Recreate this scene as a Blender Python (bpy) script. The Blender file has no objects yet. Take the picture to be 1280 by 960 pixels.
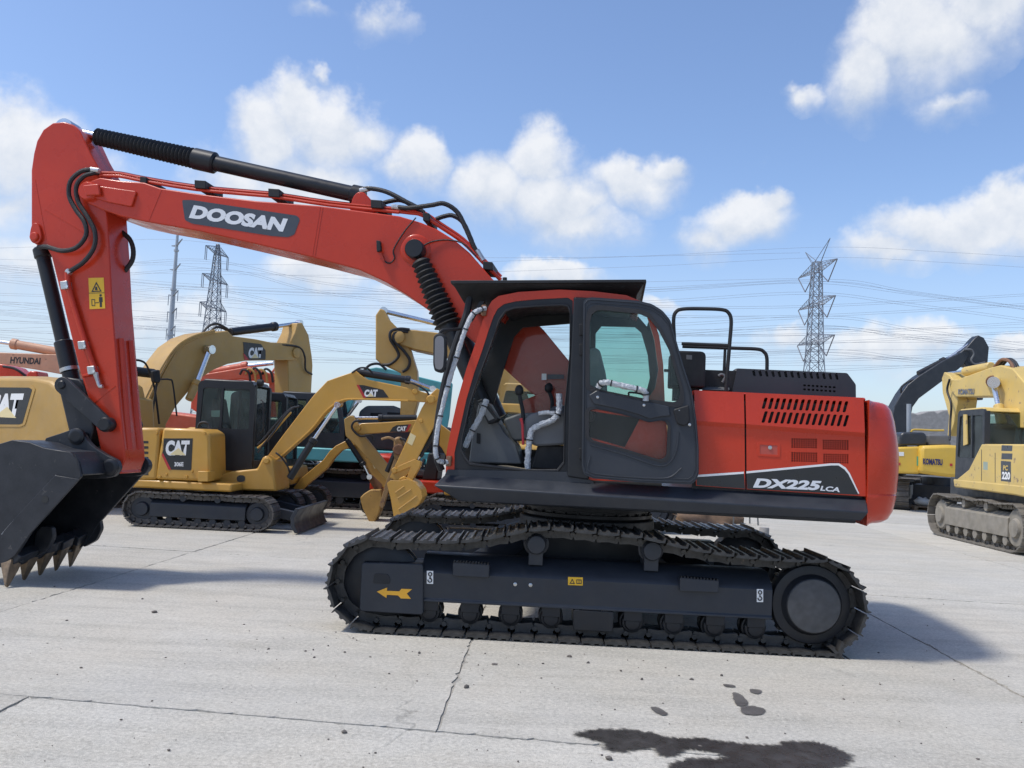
import bpy, bmesh, math, random
from mathutils import Vector, Matrix
from mathutils.geometry import tessellate_polygon
random.seed(11)
sc = bpy.context.scene
COL = sc.collection
R = math.radians

# ------------------------------------------------------------------ camera
FPX, PITCH, ROLL, EYE = 1104.2, 0.0627, -0.047, 1.6487
fwd = Vector((0, math.cos(PITCH), math.sin(PITCH)))
up0 = Vector((0, -math.sin(PITCH), math.cos(PITCH)))
rt0 = Vector((1, 0, 0))
cr, sr = math.cos(ROLL), math.sin(ROLL)
rgt = cr * rt0 - sr * up0
upv = sr * rt0 + cr * up0
CAM = Vector((0, 0, EYE))
cam = bpy.data.cameras.new("camera")
camo = bpy.data.objects.new("camera", cam)
COL.objects.link(camo)
m3 = Matrix((rgt, upv, -fwd)).transposed()
camo.matrix_world = Matrix.Translation(CAM) @ m3.to_4x4()
cam.sensor_width = 36.0
cam.lens = FPX / 1280 * 36.0
cam.clip_start = 0.1
cam.clip_end = 6000
sc.camera = camo

# ------------------------------------------------------------------ light
SUN_DIR = Vector((-0.47, -0.12, 0.87)).normalized()      # towards the sun
sun_el = math.asin(SUN_DIR.z)
sun_az = math.atan2(SUN_DIR.x, SUN_DIR.y)                # from +Y towards +X
sl = bpy.data.lights.new("sun", 'SUN')
sl.energy = 2.0
sl.angle = R(7)
sl.color = (1.0, 0.95, 0.87)
so = bpy.data.objects.new("sun", sl)
COL.objects.link(so)
so.rotation_euler = (-SUN_DIR).to_track_quat('-Z', 'Y').to_euler()
so.location = (-30, -5, 40)
sc.view_settings.view_transform = 'Standard'
sc.view_settings.look = 'None'
sc.view_settings.gamma = 1.0
sc.view_settings.exposure = 0.66

def ray(px, py):
    return (fwd * FPX + rgt * (px - 640) + upv * (480 - py)).normalized()

# ------------------------------------------------------------------ sky
def make_sky():
    w = bpy.data.worlds.new("World"); sc.world = w; w.use_nodes = True
    nt = w.node_tree; N = nt.nodes; L = nt.links
    N.clear()
    def nd(t, **k):
        n = N.new(t)
        for a, b in k.items(): setattr(n, a, b)
        return n
    def mth(op, a, b=None, c=None, clamp=False):
        n = nd('ShaderNodeMath', operation=op); n.use_clamp = clamp
        for i, v in enumerate((a, b, c)):
            if v is None: continue
            if isinstance(v, (int, float)): n.inputs[i].default_value = v
            else: L.new(v, n.inputs[i])
        return n.outputs[0]
    def mixc(f, a, b):
        n = nd('ShaderNodeMix', data_type='RGBA')
        for s, v in ((n.inputs[0], f), (n.inputs[6], a), (n.inputs[7], b)):
            if isinstance(v, (int, float)): s.default_value = v
            elif isinstance(v, tuple): s.default_value = (*v, 1)
            else: L.new(v, s)
        return n.outputs[2]
    sky = nd('ShaderNodeTexSky', sky_type='NISHITA')
    sky.sun_disc = False; sky.sun_elevation = sun_el; sky.sun_rotation = sun_az
    sky.air_density = 1.0; sky.dust_density = 1.2; sky.ozone_density = 1.6; sky.altitude = 10
    tc = nd('ShaderNodeTexCoord')
    sep = nd('ShaderNodeSeparateXYZ'); L.new(tc.outputs['Generated'], sep.inputs[0])
    az = mth('ARCTAN2', sep.outputs[0], sep.outputs[1])
    el = mth('ARCSINE', sep.outputs[2])
    cmb = nd('ShaderNodeCombineXYZ'); L.new(az, cmb.inputs[0]); L.new(el, cmb.inputs[1])
    def noise(scale, det, rough, vec, off=(0, 0, 0)):
        mp = nd('ShaderNodeMapping'); mp.inputs['Location'].default_value = off
        L.new(vec, mp.inputs[0])
        n = nd('ShaderNodeTexNoise', noise_dimensions='3D')
        n.inputs['Scale'].default_value = scale; n.inputs['Detail'].default_value = det
        n.inputs['Roughness'].default_value = rough
        L.new(mp.outputs[0], n.inputs['Vector'])
        return n
    # domain warp
    wn = noise(9, 5, 0.6, cmb.outputs[0])
    wv = nd('ShaderNodeVectorMath', operation='SUBTRACT'); L.new(wn.outputs['Color'], wv.inputs[0]); wv.inputs[1].default_value = (0.5, 0.5, 0.5)
    ws = nd('ShaderNodeVectorMath', operation='SCALE'); L.new(wv.outputs[0], ws.inputs[0]); ws.inputs['Scale'].default_value = 0.085
    wa = nd('ShaderNodeVectorMath', operation='ADD'); L.new(cmb.outputs[0], wa.inputs[0]); L.new(ws.outputs[0], wa.inputs[1])
    # cloud banks at their compass bearing and height: (bearing, height, half sizes, weight)
    banks = CLOUDS
    acc = None; shade = None
    for (b, e, ha, hb, wgt) in banks:
        s1 = nd('ShaderNodeVectorMath', operation='SUBTRACT'); L.new(wa.outputs[0], s1.inputs[0]); s1.inputs[1].default_value = (b, e, 0)
        s2 = nd('ShaderNodeVectorMath', operation='MULTIPLY'); L.new(s1.outputs[0], s2.inputs[0]); s2.inputs[1].default_value = (1 / ha, 1 / hb, 0)
        ln = nd('ShaderNodeVectorMath', operation='LENGTH'); L.new(s2.outputs[0], ln.inputs[0])
        d = mth('MULTIPLY', mth('SUBTRACT', 1.0, ln.outputs['Value'], clamp=True), wgt)
        acc = d if acc is None else mth('MAXIMUM', acc, d)
        sp = nd('ShaderNodeSeparateXYZ'); L.new(s2.outputs[0], sp.inputs[0])
        # how low in its bank a spot is: cumulus have grey bases
        h = mth('MULTIPLY', d, mth('MULTIPLY_ADD', sp.outputs[1], -0.85, 0.38, clamp=True))
        shade = h if shade is None else mth('MAXIMUM', shade, h)
    fb = noise(17, 12, 0.60, cmb.outputs[0], (3, 1, 0))
    dens = mth('ADD', mth('MULTIPLY', acc, 1.15), mth('MULTIPLY', mth('SUBTRACT', fb.outputs[0], 0.5), 0.85))
    low = mth('DIVIDE', shade, mth('MAXIMUM', acc, 0.03), clamp=True)      # 0 at the heaped tops, 1 at the ragged bases
    mr = nd('ShaderNodeMapRange', interpolation_type='SMOOTHSTEP'); L.new(dens, mr.inputs[0])
    L.new(mth('MULTIPLY_ADD', low, -0.24, 0.15), mr.inputs[1]); L.new(mth('MULTIPLY_ADD', low, 0.45, 0.62), mr.inputs[2])
    # broken cloud elsewhere round the sky, away from the banks in view
    cl = noise(3.2, 8, 0.6, cmb.outputs[0], (5.3, 2.2, 1))
    back = mth('MULTIPLY', mth('MULTIPLY_ADD', cl.outputs[0], 5.0, -2.9, clamp=True),
               mth('MULTIPLY_ADD', mth('ABSOLUTE', az), 4.0, -3.0, clamp=True))
    mask = mth('MAXIMUM', mr.outputs[0], mth('MULTIPLY', back, 0.8))
    # thin veil of haze and high cloud towards the horizon
    vn = noise(5, 7, 0.6, cmb.outputs[0], (9, 4, 2))
    hz = nd('ShaderNodeMapRange', interpolation_type='SMOOTHSTEP'); L.new(el, hz.inputs[0])
    hz.inputs[1].default_value = 0.0; hz.inputs[2].default_value = 0.30; hz.inputs[3].default_value = 1.0; hz.inputs[4].default_value = 0.0
    west = nd('ShaderNodeMapRange', interpolation_type='SMOOTHSTEP'); L.new(az, west.inputs[0])
    west.inputs[1].default_value = -0.65; west.inputs[2].default_value = 0.35; west.inputs[3].default_value = 1.0; west.inputs[4].default_value = 0.42
    veil = mth('MULTIPLY', mth('MULTIPLY', hz.outputs[0], west.outputs[0]), mth('MULTIPLY_ADD', vn.outputs[0], 0.9, 0.42), clamp=True)
    fb2 = noise(17, 12, 0.60, cmb.outputs[0], (3 - .014, 1 + .02, 0))      # the same billows seen a little towards the sun
    relief = mth('MULTIPLY', mth('SUBTRACT', fb.outputs[0], fb2.outputs[0]), 1.5)
    lit = mth('ADD', mth('SUBTRACT', 1.0, mth('MULTIPLY', low, 0.75)), relief, clamp=True)
    ccol = mixc(lit, CLOUD_GREY, CLOUD_WHITE)
    tint = nd('ShaderNodeMix', data_type='RGBA', blend_type='MULTIPLY'); tint.inputs[0].default_value = 1
    L.new(sky.outputs[0], tint.inputs[6]); tint.inputs[7].default_value = (*SKY_TINT, 1)
    base = mixc(mth('MULTIPLY', veil, 0.85), tint.outputs[2], VEIL)
    col = mixc(mth('MULTIPLY', mask, 0.93), base, ccol)
    bg = nd('ShaderNodeBackground'); bg.inputs['Strength'].default_value = 0.15
    L.new(col, bg.inputs[0])
    out = nd('ShaderNodeOutputWorld'); L.new(bg.outputs[0], out.inputs[0])

def cloud(px, py, rx, ry, w=1.0):
    d = ray(px, py)
    return (math.atan2(d.x, d.y), math.asin(d.z), rx / FPX, ry / FPX, w)
CLOUD_WHITE, CLOUD_GREY, VEIL, SKY_TINT = (3.85, 3.92, 4.05), (2.3, 2.65, 3.2), (2.75, 3.12, 3.6), (0.69, .73, .82)
CLOUDS = [cloud(*c) for c in (
    (372, 130, 62, 62), (410, 160, 95, 75), (335, 165, 60, 75), (450, 170, 70, 50, .9), (380, 230, 130, 75, .85), (300, 220, 90, 60, .7),
    (530, 200, 62, 50, .9), (505, 205, 50, 35, .7), (615, 235, 80, 75), (668, 200, 80, 62), (690, 250, 120, 60), (720, 275, 110, 50, .85),
    (790, 220, 90, 48), (835, 207, 45, 25, .8), (925, 275, 85, 42), (890, 290, 55, 36, .8), (960, 262, 45, 30, .8),
    (1180, 285, 105, 42), (1235, 262, 85, 48), (1110, 312, 80, 34, .85), (1290, 262, 80, 55),
    (1150, 45, 120, 80), (1085, 95, 65, 60, .9), (1235, 5, 100, 60), (1190, 135, 60, 22, .5), (1000, 112, 38, 24, .8), (985, 102, 30, 18, .6),
    (688, 340, 85, 24), (815, 382, 60, 20, .7), (1100, 440, 95, 40, .9), (1165, 430, 60, 36, .8), (1265, 440, 50, 26), (990, 432, 60, 26, .7),
    (30, 190, 110, 90, .9), (90, 225, 110, 60, .7), (10, 250, 90, 60, .7), (400, 350, 90, 40, .8), (520, 385, 120, 50, .6), (60, 330, 160, 60, .6), (210, 390, 160, 70, .6),
    (480, 15, 60, 30, .55), (395, 5, 40, 20, .5), (402, 88, 24, 14, .6))]
make_sky()

# ------------------------------------------------------------------ frames and mesh helpers
class Frame:
    """A local frame: x and z in the picture-facing side of a machine, y across it, away from the camera."""
    def __init__(s, x, y, yaw=0.0, z=0.0):
        s.M = Matrix.Translation((x, y, z)) @ Matrix.Rotation(yaw, 4, 'Z')
        s.I = s.M.inverted(); s.o = s.I @ CAM
    def p(s, px, py, y):
        d = s.I.to_3x3() @ ray(px, py)
        t = (y - s.o.y) / d.y
        q = s.o + d * t
        return (q.x, q.z)
    def P(s, px, py, y):
        x, z = s.p(px, py, y); return Vector((x, y, z))
    def pts(s, L, y): return [s.p(a, b, y) for a, b in L]
    def px3(s, L): return [s.P(*q) for q in L]
    def gnd(s, px, py, z=0.0):
        d = ray(px, py); t = (z - CAM.z) / d.z
        return s.I @ (CAM + d * t)
WORLD = Frame(0, 0, 0)

def catmull(P, n=6):
    P = [Vector(q) for q in P]
    if len(P) < 3: return P
    out = []
    for i in range(len(P) - 1):
        p0 = P[i - 1] if i else P[0] * 2 - P[1]
        p1, p2 = P[i], P[i + 1]
        p3 = P[i + 2] if i + 2 < len(P) else P[-1] * 2 - P[-2]
        for k in range(n):
            t = k / n
            out.append(0.5 * ((2 * p1) + (p2 - p0) * t + (2 * p0 - 5 * p1 + 4 * p2 - p3) * t * t + (3 * p1 - p0 - 3 * p2 + p3) * t ** 3))
    out.append(P[-1])
    return out

def smooth2(L, n=5, closed=False):
    if closed:
        k = len(L); Q = [L[-1]] + list(L) + [L[0], L[1]]
        c = catmull([(a, b, 0) for a, b in Q], n)[n:n + n * k]
        return [(v.x, v.y) for v in c]
    return [(v.x, v.y) for v in catmull([(a, b, 0) for a, b in L], n)]

def rounded(L, r, n=4):
    """polygon with rounded corners (r one number or one per corner)"""
    out = []; k = len(L)
    for i in range(k):
        a, b, c = Vector(L[i - 1]), Vector(L[i]), Vector(L[(i + 1) % k])
        rr = r[i] if isinstance(r, (list, tuple)) else r
        u, v = (a - b), (c - b)
        d = min(rr, u.length * .45, v.length * .45)
        if d < 1e-5: out.append((b.x, b.y)); continue
        p, q = b + u.normalized() * d, b + v.normalized() * d
        for j in range(n + 1):
            t = j / n
            w = p * (1 - t) ** 2 + b * 2 * t * (1 - t) + q * t * t
            out.append((w.x, w.y))
    return out

def box_poly(x0, x1, z0, z1): return [(x0, z0), (x1, z0), (x1, z1), (x0, z1)]

class G:
    def __init__(s): s.v = []; s.f = []
    def add(s, v, f):
        o = len(s.v); s.v += [tuple(q) for q in v]; s.f += [tuple(i + o for i in q) for q in f]; return s
    def prism(s, pts, y0, y1, map3=None):
        n = len(pts)
        v = [(x, y0, z) for x, z in pts] + [(x, y1, z) for x, z in pts]
        f = [tuple(range(n)), tuple(range(2 * n - 1, n - 1, -1))] + [(i, (i + 1) % n, n + (i + 1) % n, n + i) for i in range(n)]
        return s.add(v, f)
    def taper(s, pts, y0, pts2, y1):
        n = len(pts)
        v = [(x, y0, z) for x, z in pts] + [(x, y1, z) for x, z in pts2]
        f = [tuple(range(n)), tuple(range(2 * n - 1, n - 1, -1))] + [(i, (i + 1) % n, n + (i + 1) % n, n + i) for i in range(n)]
        return s.add(v, f)
    def sheet(s, pts, y, mapy=None):
        return s.add([(x, (mapy(x, z) if mapy else y), z) for x, z in pts], [tuple(range(len(pts)))])
    def xprof(s, prof, x0, x1):
        """prof (y,z) closed, swept along x"""
        n = len(prof)
        v = [(x0, y, z) for y, z in prof] + [(x1, y, z) for y, z in prof]
        f = [tuple(range(n)), tuple(range(2 * n - 1, n - 1, -1))] + [(i, (i + 1) % n, n + (i + 1) % n, n + i) for i in range(n)]
        return s.add(v, f)
    def box(s, x0, x1, y0, y1, z0, z1): return s.prism(box_poly(x0, x1, z0, z1), y0, y1)
    def hull8(s, P):
        return s.add(P, [(0, 1, 2, 3), (7, 6, 5, 4), (0, 4, 5, 1), (1, 5, 6, 2), (2, 6, 7, 3), (3, 7, 4, 0)])
    def holed(s, outer, holes, y0, y1, mapy=None, mapd=None):
        """plate with real holes: front face at y0, back at y1"""
        loops = [[Vector((x, z, 0)) for x, z in outer]] + [[Vector((x, z, 0)) for x, z in h] for h in holes]
        tris = tessellate_polygon(loops)
        flat = [q for l in loops for q in l]; n = len(flat)
        fy = (lambda x, z: mapy(x, z)) if mapy else (lambda x, z: y0)
        v = [(q.x, fy(q.x, q.y), q.y) for q in flat] + [(q.x, fy(q.x, q.y) + (y1 - y0), q.y) for q in flat]
        f = [tuple(t) for t in tris] + [tuple(n + i for i in reversed(t)) for t in tris]
        o = 0
        for l in loops:
            k = len(l)
            for i in range(k): f.append((o + i, o + (i + 1) % k, n + o + (i + 1) % k, n + o + i))
            o += k
        return s.add(v, f)
    def tube(s, path, r, n=8, sm=0, caps=True, wob=None):
        P = [Vector(q) for q in path]
        if sm: P = catmull(P, sm)
        k = len(P)
        if k < 2: return s
        T = []
        for i in range(k):
            a = P[max(i - 1, 0)]; b = P[min(i + 1, k - 1)]
            d = (b - a); T.append(d.normalized() if d.length > 1e-9 else Vector((1, 0, 0)))
        ref = Vector((0, 0, 1)) if abs(T[0].z) < .9 else Vector((0, 1, 0))
        nrm = (ref - T[0] * ref.dot(T[0])).normalized()
        V = []
        for i in range(k):
            if i:
                nrm = nrm - T[i] * nrm.dot(T[i])
                nrm = nrm.normalized() if nrm.length > 1e-6 else T[i].orthogonal().normalized()
            bn = T[i].cross(nrm)
            rr = r(i / (k - 1)) if callable(r) else (r[min(i, len(r) - 1)] if isinstance(r, (list, tuple)) else r)
            for j in range(n):
                a = 2 * math.pi * j / n
                q = rr * (wob(i, j) if wob else 1)
                V.append(P[i] + nrm * (q * math.cos(a)) + bn * (q * math.sin(a)))
        F = [(i * n + j, i * n + (j + 1) % n, (i + 1) * n + (j + 1) % n, (i + 1) * n + j) for i in range(k - 1) for j in range(n)]
        if caps: F += [tuple(range(n - 1, -1, -1)), tuple(range((k - 1) * n, k * n))]
        return s.add(V, F)
    def lathe(s, p, ax, prof, n=20):
        """prof: (distance along axis, radius)"""
        p = Vector(p); ax = Vector(ax).normalized(); a = ax.orthogonal().normalized(); b = ax.cross(a)
        V = []
        for t, r in prof:
            for j in range(n):
                q = 2 * math.pi * j / n
                V.append(p + ax * t + (a * math.cos(q) + b * math.sin(q)) * max(r, 1e-4))
        k = len(prof)
        F = [(i * n + j, i * n + (j + 1) % n, (i + 1) * n + (j + 1) % n, (i + 1) * n + j) for i in range(k - 1) for j in range(n)]
        F += [tuple(range(n - 1, -1, -1)), tuple(range((k - 1) * n, k * n))]
        return s.add(V, F)
    def cyl(s, a, b, r, n=16, bev=0.0):
        a = Vector(a); b = Vector(b); l = (b - a).length
        pr = [(0, r - bev), (bev, r), (l - bev, r), (l, r - bev)] if bev else [(0, r), (l, r)]
        return s.lathe(a, b - a, pr, n)
    def ball(s, c, rx, ry, rz, n=12, m=8):
        c = Vector(c); V = []; F = []
        for i in range(m + 1):
            t = math.pi * i / m
            for j in range(n):
                q = 2 * math.pi * j / n
                V.append(c + Vector((rx * math.sin(t) * math.cos(q), ry * math.sin(t) * math.sin(q), rz * math.cos(t))))
        for i in range(m):
            for j in range(n): F.append((i * n + j, i * n + (j + 1) % n, (i + 1) * n + (j + 1) % n, (i + 1) * n + j))
        return s.add(V, F)
    def mesh(s, name, angle=35, recalc=True):
        bm = bmesh.new()
        vs = [bm.verts.new(q) for q in s.v]
        for f in s.f:
            try: bm.faces.new([vs[i] for i in f])
            except ValueError: pass
        bmesh.ops.remove_doubles(bm, verts=bm.verts[:], dist=1e-5)
        if recalc: bmesh.ops.recalc_face_normals(bm, faces=bm.faces[:])
        for f in bm.faces: f.smooth = True
        m = bpy.data.meshes.new(name); bm.to_mesh(m); bm.free()
        m.set_sharp_from_angle(angle=R(angle))
        return m

MW = {}
def link(o, parent, M):
    COL.objects.link(o)
    MW[o.name] = M
    if parent is not None:
        o.parent = parent
        o.matrix_parent_inverse = Matrix.Identity(4)
        o.matrix_local = MW[parent.name].inverted() @ M
    else:
        o.matrix_world = M
    return o

def thing(name, label, cat, fr, group=None):
    o = bpy.data.objects.new(name, None); o.empty_display_size = 0.3
    link(o, None, fr.M.copy())
    o['label'] = label; o['category'] = cat
    if group: o['group'] = group
    return o

def mk(name, g, mat, parent, fr, bev=0.0, seg=2, angle=35, kind=None, label=None):
    me = g.mesh(name, angle) if isinstance(g, G) else g
    if mat is not None and not len(me.materials): me.materials.append(mat)
    o = bpy.data.objects.new(name, me)
    link(o, parent, fr.M.copy() if isinstance(fr, Frame) else fr)
    if bev:
        b = o.modifiers.new("bevel", 'BEVEL'); b.width = bev; b.segments = seg; b.limit_method = 'ANGLE'; b.angle_limit = R(38)
        b.harden_normals = False
    if kind: o['kind'] = kind
    if label: o['label'] = label
    return o

def tag(o, label=None, cat=None, group=None, kind=None):
    for k, v in (('label', label), ('category', cat), ('group', group), ('kind', kind)):
        if v: o[k] = v
    return o

def copy_tree(o, parent, M):
    c = o.copy(); link(c, parent, M)
    return c

_tcache = {}
def text_mesh(s, bold=0.0, spacing=1.0, shear=0.0):
    key = (s, bold, spacing, shear)
    cu = bpy.data.curves.new("lettering", 'FONT'); cu.body = s; cu.size = 1; cu.offset = bold
    cu.space_character = spacing; cu.shear = shear; cu.resolution_u = 4
    ob = bpy.data.objects.new("lettering", cu); COL.objects.link(ob)
    dg = bpy.context.evaluated_depsgraph_get(); dg.update()
    me = bpy.data.meshes.new_from_object(ob.evaluated_get(dg))
    bpy.data.objects.remove(ob); bpy.data.curves.remove(cu)
    return me

def lettering(name, s, mat, parent, fr, p00, p10, p01, y, bold=0.0, spacing=1.0, shear=0.0, off=-0.004, world=False):
    """letters laid on the plane through three local points: lower left, lower right, upper left"""
    me = text_mesh(s, bold, spacing, shear)
    xs = [v.co.x for v in me.vertices]; ys = [v.co.y for v in me.vertices]
    x0, x1, z0, z1 = min(xs), max(xs), min(ys), max(ys)
    A = Vector(p00) if len(p00) == 3 else Vector((p00[0], y, p00[1]))
    B = Vector(p10) if len(p10) == 3 else Vector((p10[0], y, p10[1]))
    C = Vector(p01) if len(p01) == 3 else Vector((p01[0], y, p01[1]))
    nn = (B - A).cross(C - A).normalized()
    for v in me.vertices:
        a = (v.co.x - x0) / (x1 - x0); b = (v.co.y - z0) / (z1 - z0)
        v.co = A + (B - A) * a + (C - A) * b + nn * abs(off)
    me.materials.clear(); me.materials.append(mat); me.name = name
    return mk(name, me, None, parent, fr)

# ------------------------------------------------------------------ materials
def mat(name, col, rough=0.5, metal=0.0, var=0.15, scale=3.0, rvar=0.12, bump=0.0, bscale=60, coat=0.0, dust=0.0, dustcol=(.42, .39, .35), spec=0.5, stretch=None, wear=None):
    m = bpy.data.materials.new(name); m.use_nodes = True
    nt = m.node_tree; N = nt.nodes; L = nt.links
    bs = N['Principled BSDF']
    tc = N.new('ShaderNodeTexCoord')
    vec = tc.outputs['Object']
    if stretch:
        mp = N.new('ShaderNodeMapping'); mp.inputs['Scale'].default_value = stretch; L.new(vec, mp.inputs[0]); vec = mp.outputs[0]
    n1 = N.new('ShaderNodeTexNoise'); n1.inputs['Scale'].default_value = scale; n1.inputs['Detail'].default_value = 8; n1.inputs['Roughness'].default_value = .65
    L.new(vec, n1.inputs['Vector'])
    hsv = N.new('ShaderNodeMix'); hsv.data_type = 'RGBA'
    hsv.inputs[6].default_value = (*[c * (1 - var) for c in col], 1); hsv.inputs[7].default_value = (*[min(1, c * (1 + var)) for c in col], 1)
    mr = N.new('ShaderNodeMapRange'); mr.inputs[1].default_value = .3; mr.inputs[2].default_value = .7
    L.new(n1.outputs[0], mr.inputs[0]); L.new(mr.outputs[0], hsv.inputs[0])
    cout = hsv.outputs[2]
    if wear:
        (wc, amt, wsc) = wear
        n3 = N.new('ShaderNodeTexNoise'); n3.inputs['Scale'].default_value = wsc; n3.inputs['Detail'].default_value = 10; n3.inputs['Roughness'].default_value = .7
        L.new(vec, n3.inputs['Vector'])
        r3 = N.new('ShaderNodeMapRange'); r3.inputs[1].default_value = 1 - amt; r3.inputs[2].default_value = 1 - amt + .06
        L.new(n3.outputs[0], r3.inputs[0])
        x3 = N.new('ShaderNodeMix'); x3.data_type = 'RGBA'; x3.inputs[7].default_value = (*wc, 1)
        L.new(r3.outputs[0], x3.inputs[0]); L.new(cout, x3.inputs[6]); cout = x3.outputs[2]
    if dust:
        n4 = N.new('ShaderNodeTexNoise'); n4.inputs['Scale'].default_value = 5; n4.inputs['Detail'].default_value = 9; n4.inputs['Roughness'].default_value = .7
        L.new(tc.outputs['Object'], n4.inputs['Vector'])
        r4 = N.new('ShaderNodeMapRange'); r4.inputs[1].default_value = .4; r4.inputs[2].default_value = .8; r4.inputs[3].default_value = dust * .25; r4.inputs[4].default_value = dust
        L.new(n4.outputs[0], r4.inputs[0])
        x4 = N.new('ShaderNodeMix'); x4.data_type = 'RGBA'; x4.inputs[7].default_value = (*dustcol, 1)
        L.new(r4.outputs[0], x4.inputs[0]); L.new(cout, x4.inputs[6]); cout = x4.outputs[2]
    L.new(cout, bs.inputs['Base Color'])
    n2 = N.new('ShaderNodeTexNoise'); n2.inputs['Scale'].default_value = scale * 4; n2.inputs['Detail'].default_value = 6
    L.new(vec, n2.inputs['Vector'])
    r2 = N.new('ShaderNodeMapRange'); r2.inputs[1].default_value = .3; r2.inputs[2].default_value = .7
    r2.inputs[3].default_value = max(.02, rough - rvar); r2.inputs[4].default_value = min(1, rough + rvar)
    L.new(n2.outputs[0], r2.inputs[0]); L.new(r2.outputs[0], bs.inputs['Roughness'])
    bs.inputs['Metallic'].default_value = metal
    bs.inputs['Specular IOR Level'].default_value = spec
    bs.inputs['Coat Weight'].default_value = coat; bs.inputs['Coat Roughness'].default_value = .12
    if bump:
        nb = N.new('ShaderNodeTexNoise'); nb.inputs['Scale'].default_value = bscale; nb.inputs['Detail'].default_value = 4
        L.new(vec, nb.inputs['Vector'])
        b = N.new('ShaderNodeBump'); b.inputs['Strength'].default_value = bump; b.inputs['Distance'].default_value = .02
        L.new(nb.outputs[0], b.inputs['Height']); L.new(b.outputs[0], bs.inputs['Normal'])
    return m

def glass_mat(name, col, rough=.03, alpha=.35, spec=.5):
    """thin tinted pane: mostly see-through, with a sky reflection"""
    m = bpy.data.materials.new(name); m.use_nodes = True
    nt = m.node_tree; N = nt.nodes; L = nt.links; N.clear()
    out = N.new('ShaderNodeOutputMaterial'); tr = N.new('ShaderNodeBsdfTransparent'); gl = N.new('ShaderNodeBsdfGlossy')
    df = N.new('ShaderNodeBsdfDiffuse'); df.inputs[0].default_value = (.45, .47, .45, 1)
    tr.inputs[0].default_value = (*col, 1); gl.inputs[0].default_value = (.9, .95, 1, 1); gl.inputs['Roughness'].default_value = rough
    fr = N.new('ShaderNodeFresnel'); fr.inputs[0].default_value = 1.28
    mx = N.new('ShaderNodeMixShader'); L.new(fr.outputs[0], mx.inputs[0]); L.new(tr.outputs[0], mx.inputs[1]); L.new(gl.outputs[0], mx.inputs[2])
    tc = N.new('ShaderNodeTexCoord'); n = N.new('ShaderNodeTexNoise'); n.inputs['Scale'].default_value = 4; n.inputs['Detail'].default_value = 8
    L.new(tc.outputs['Object'], n.inputs['Vector'])
    mr = N.new('ShaderNodeMapRange'); mr.inputs[1].default_value = .35; mr.inputs[2].default_value = .75; mr.inputs[3].default_value = alpha * .25; mr.inputs[4].default_value = alpha
    L.new(n.outputs[0], mr.inputs[0])
    m2 = N.new('ShaderNodeMixShader'); L.new(mr.outputs[0], m2.inputs[0]); L.new(mx.outputs[0], m2.inputs[1]); L.new(df.outputs[0], m2.inputs[2])
    L.new(m2.outputs[0], out.inputs[0])
    return m

RED = mat("red_paint", (.50, .037, .012), .31, var=.10, scale=1.2, coat=.2, dust=.015, spec=.28)
REDF = mat("faded_red_paint", (.46, .06, .035), .45, var=.12, scale=2, dust=.08)
BLK = mat("black_paint", (.012, .014, .018), .40, var=.2, scale=2, dust=.025, rvar=.1, spec=.35)
BLKM = mat("matt_black_plastic", (.012, .013, .015), .6, var=.2, scale=4, dust=.03, spec=.35)
BODYBLK = mat("slate_black_paint", (.022, .027, .036), .45, var=.15, scale=1.5, dust=.035, spec=.4)
TRK = mat("track_steel", (.017, .018, .019), .45, metal=.2, var=.45, scale=9, dust=.16, wear=((.10, .07, .05), .36, 7), bump=.15, bscale=70, rvar=.15)
WORN_GLINT = mat("worn_glint_grouser_steel", (.13, .13, .125), .35, metal=.6, var=.4, scale=12, rvar=.1)  # paler rib tops: polished wear, and the highlights there put into the colour
TRKD = mat("dusty_track_steel", (.12, .11, .095), .75, metal=.1, var=.3, scale=6, dust=.5, dustcol=(.33, .30, .25), bump=.2)
TRKM = mat("worn_track_steel", (.055, .05, .047), .6, metal=.2, var=.3, scale=6, dust=.25, bump=.2)
BUCK = mat("bucket_black_paint", (.015, .018, .024), .48, var=.25, scale=2.5, dust=.06, spec=.4, wear=((.09, .085, .08), .37, 9), bump=.03, bscale=18)
TOOTH = mat("tooth_steel", (.20, .14, .085), .5, metal=.4, var=.4, scale=14, bump=.2, bscale=60)
RUB = mat("rubber_hose", (.014, .014, .016), .55, var=.2, scale=20, bump=.35, bscale=160)
STEEL = mat("bright_steel", (.62, .63, .64), .22, metal=1.0, var=.08, scale=10)
ZINC = mat("zinc_fitting", (.50, .50, .49), .35, metal=.8, var=.2, scale=20)
WRAP = mat("plastic_wrap", (.46, .48, .50), .25, var=.12, scale=22, bump=.9, bscale=55, rvar=.15)
GREYI = mat("grey_plastic", (.12, .125, .13), .55, var=.12, scale=6, dust=.08)
SEAT = mat("seat_cloth", (.055, .057, .06), .85, var=.2, scale=30, bump=.2, bscale=200)
WHITE = mat("white_print", (.78, .78, .76), .45, var=.05)
SILV = mat("silver_print", (.72, .73, .74), .4, var=.05)
CREAM = mat("cream_print", (.75, .62, .33), .45, var=.05)
DECAL = mat("decal_black", (.020, .021, .022), .35, var=.1)
DECALG = mat("decal_slate", (.050, .058, .070), .35, var=.1)
YEL = mat("safety_yellow", (.75, .43, .02), .4, var=.06)
CATY = mat("yellow_paint", (.53, .28, .035), .42, var=.10, scale=1.3, dust=.10, coat=.12)
CATT = mat("tan_yellow_paint", (.45, .265, .06), .5, var=.12, scale=1.5, dust=.15)
KOMY = mat("bright_yellow_paint", (.64, .45, .12), .5, var=.12, scale=1.5, dust=.22, wear=((.20, .11, .06), .40, 5))
KOMY2 = mat("golden_yellow_paint", (.66, .42, .05), .42, var=.08, scale=1.5, dust=.08)
TEAL = mat("teal_paint", (.10, .42, .45), .42, var=.12, scale=2, dust=.12)
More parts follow.
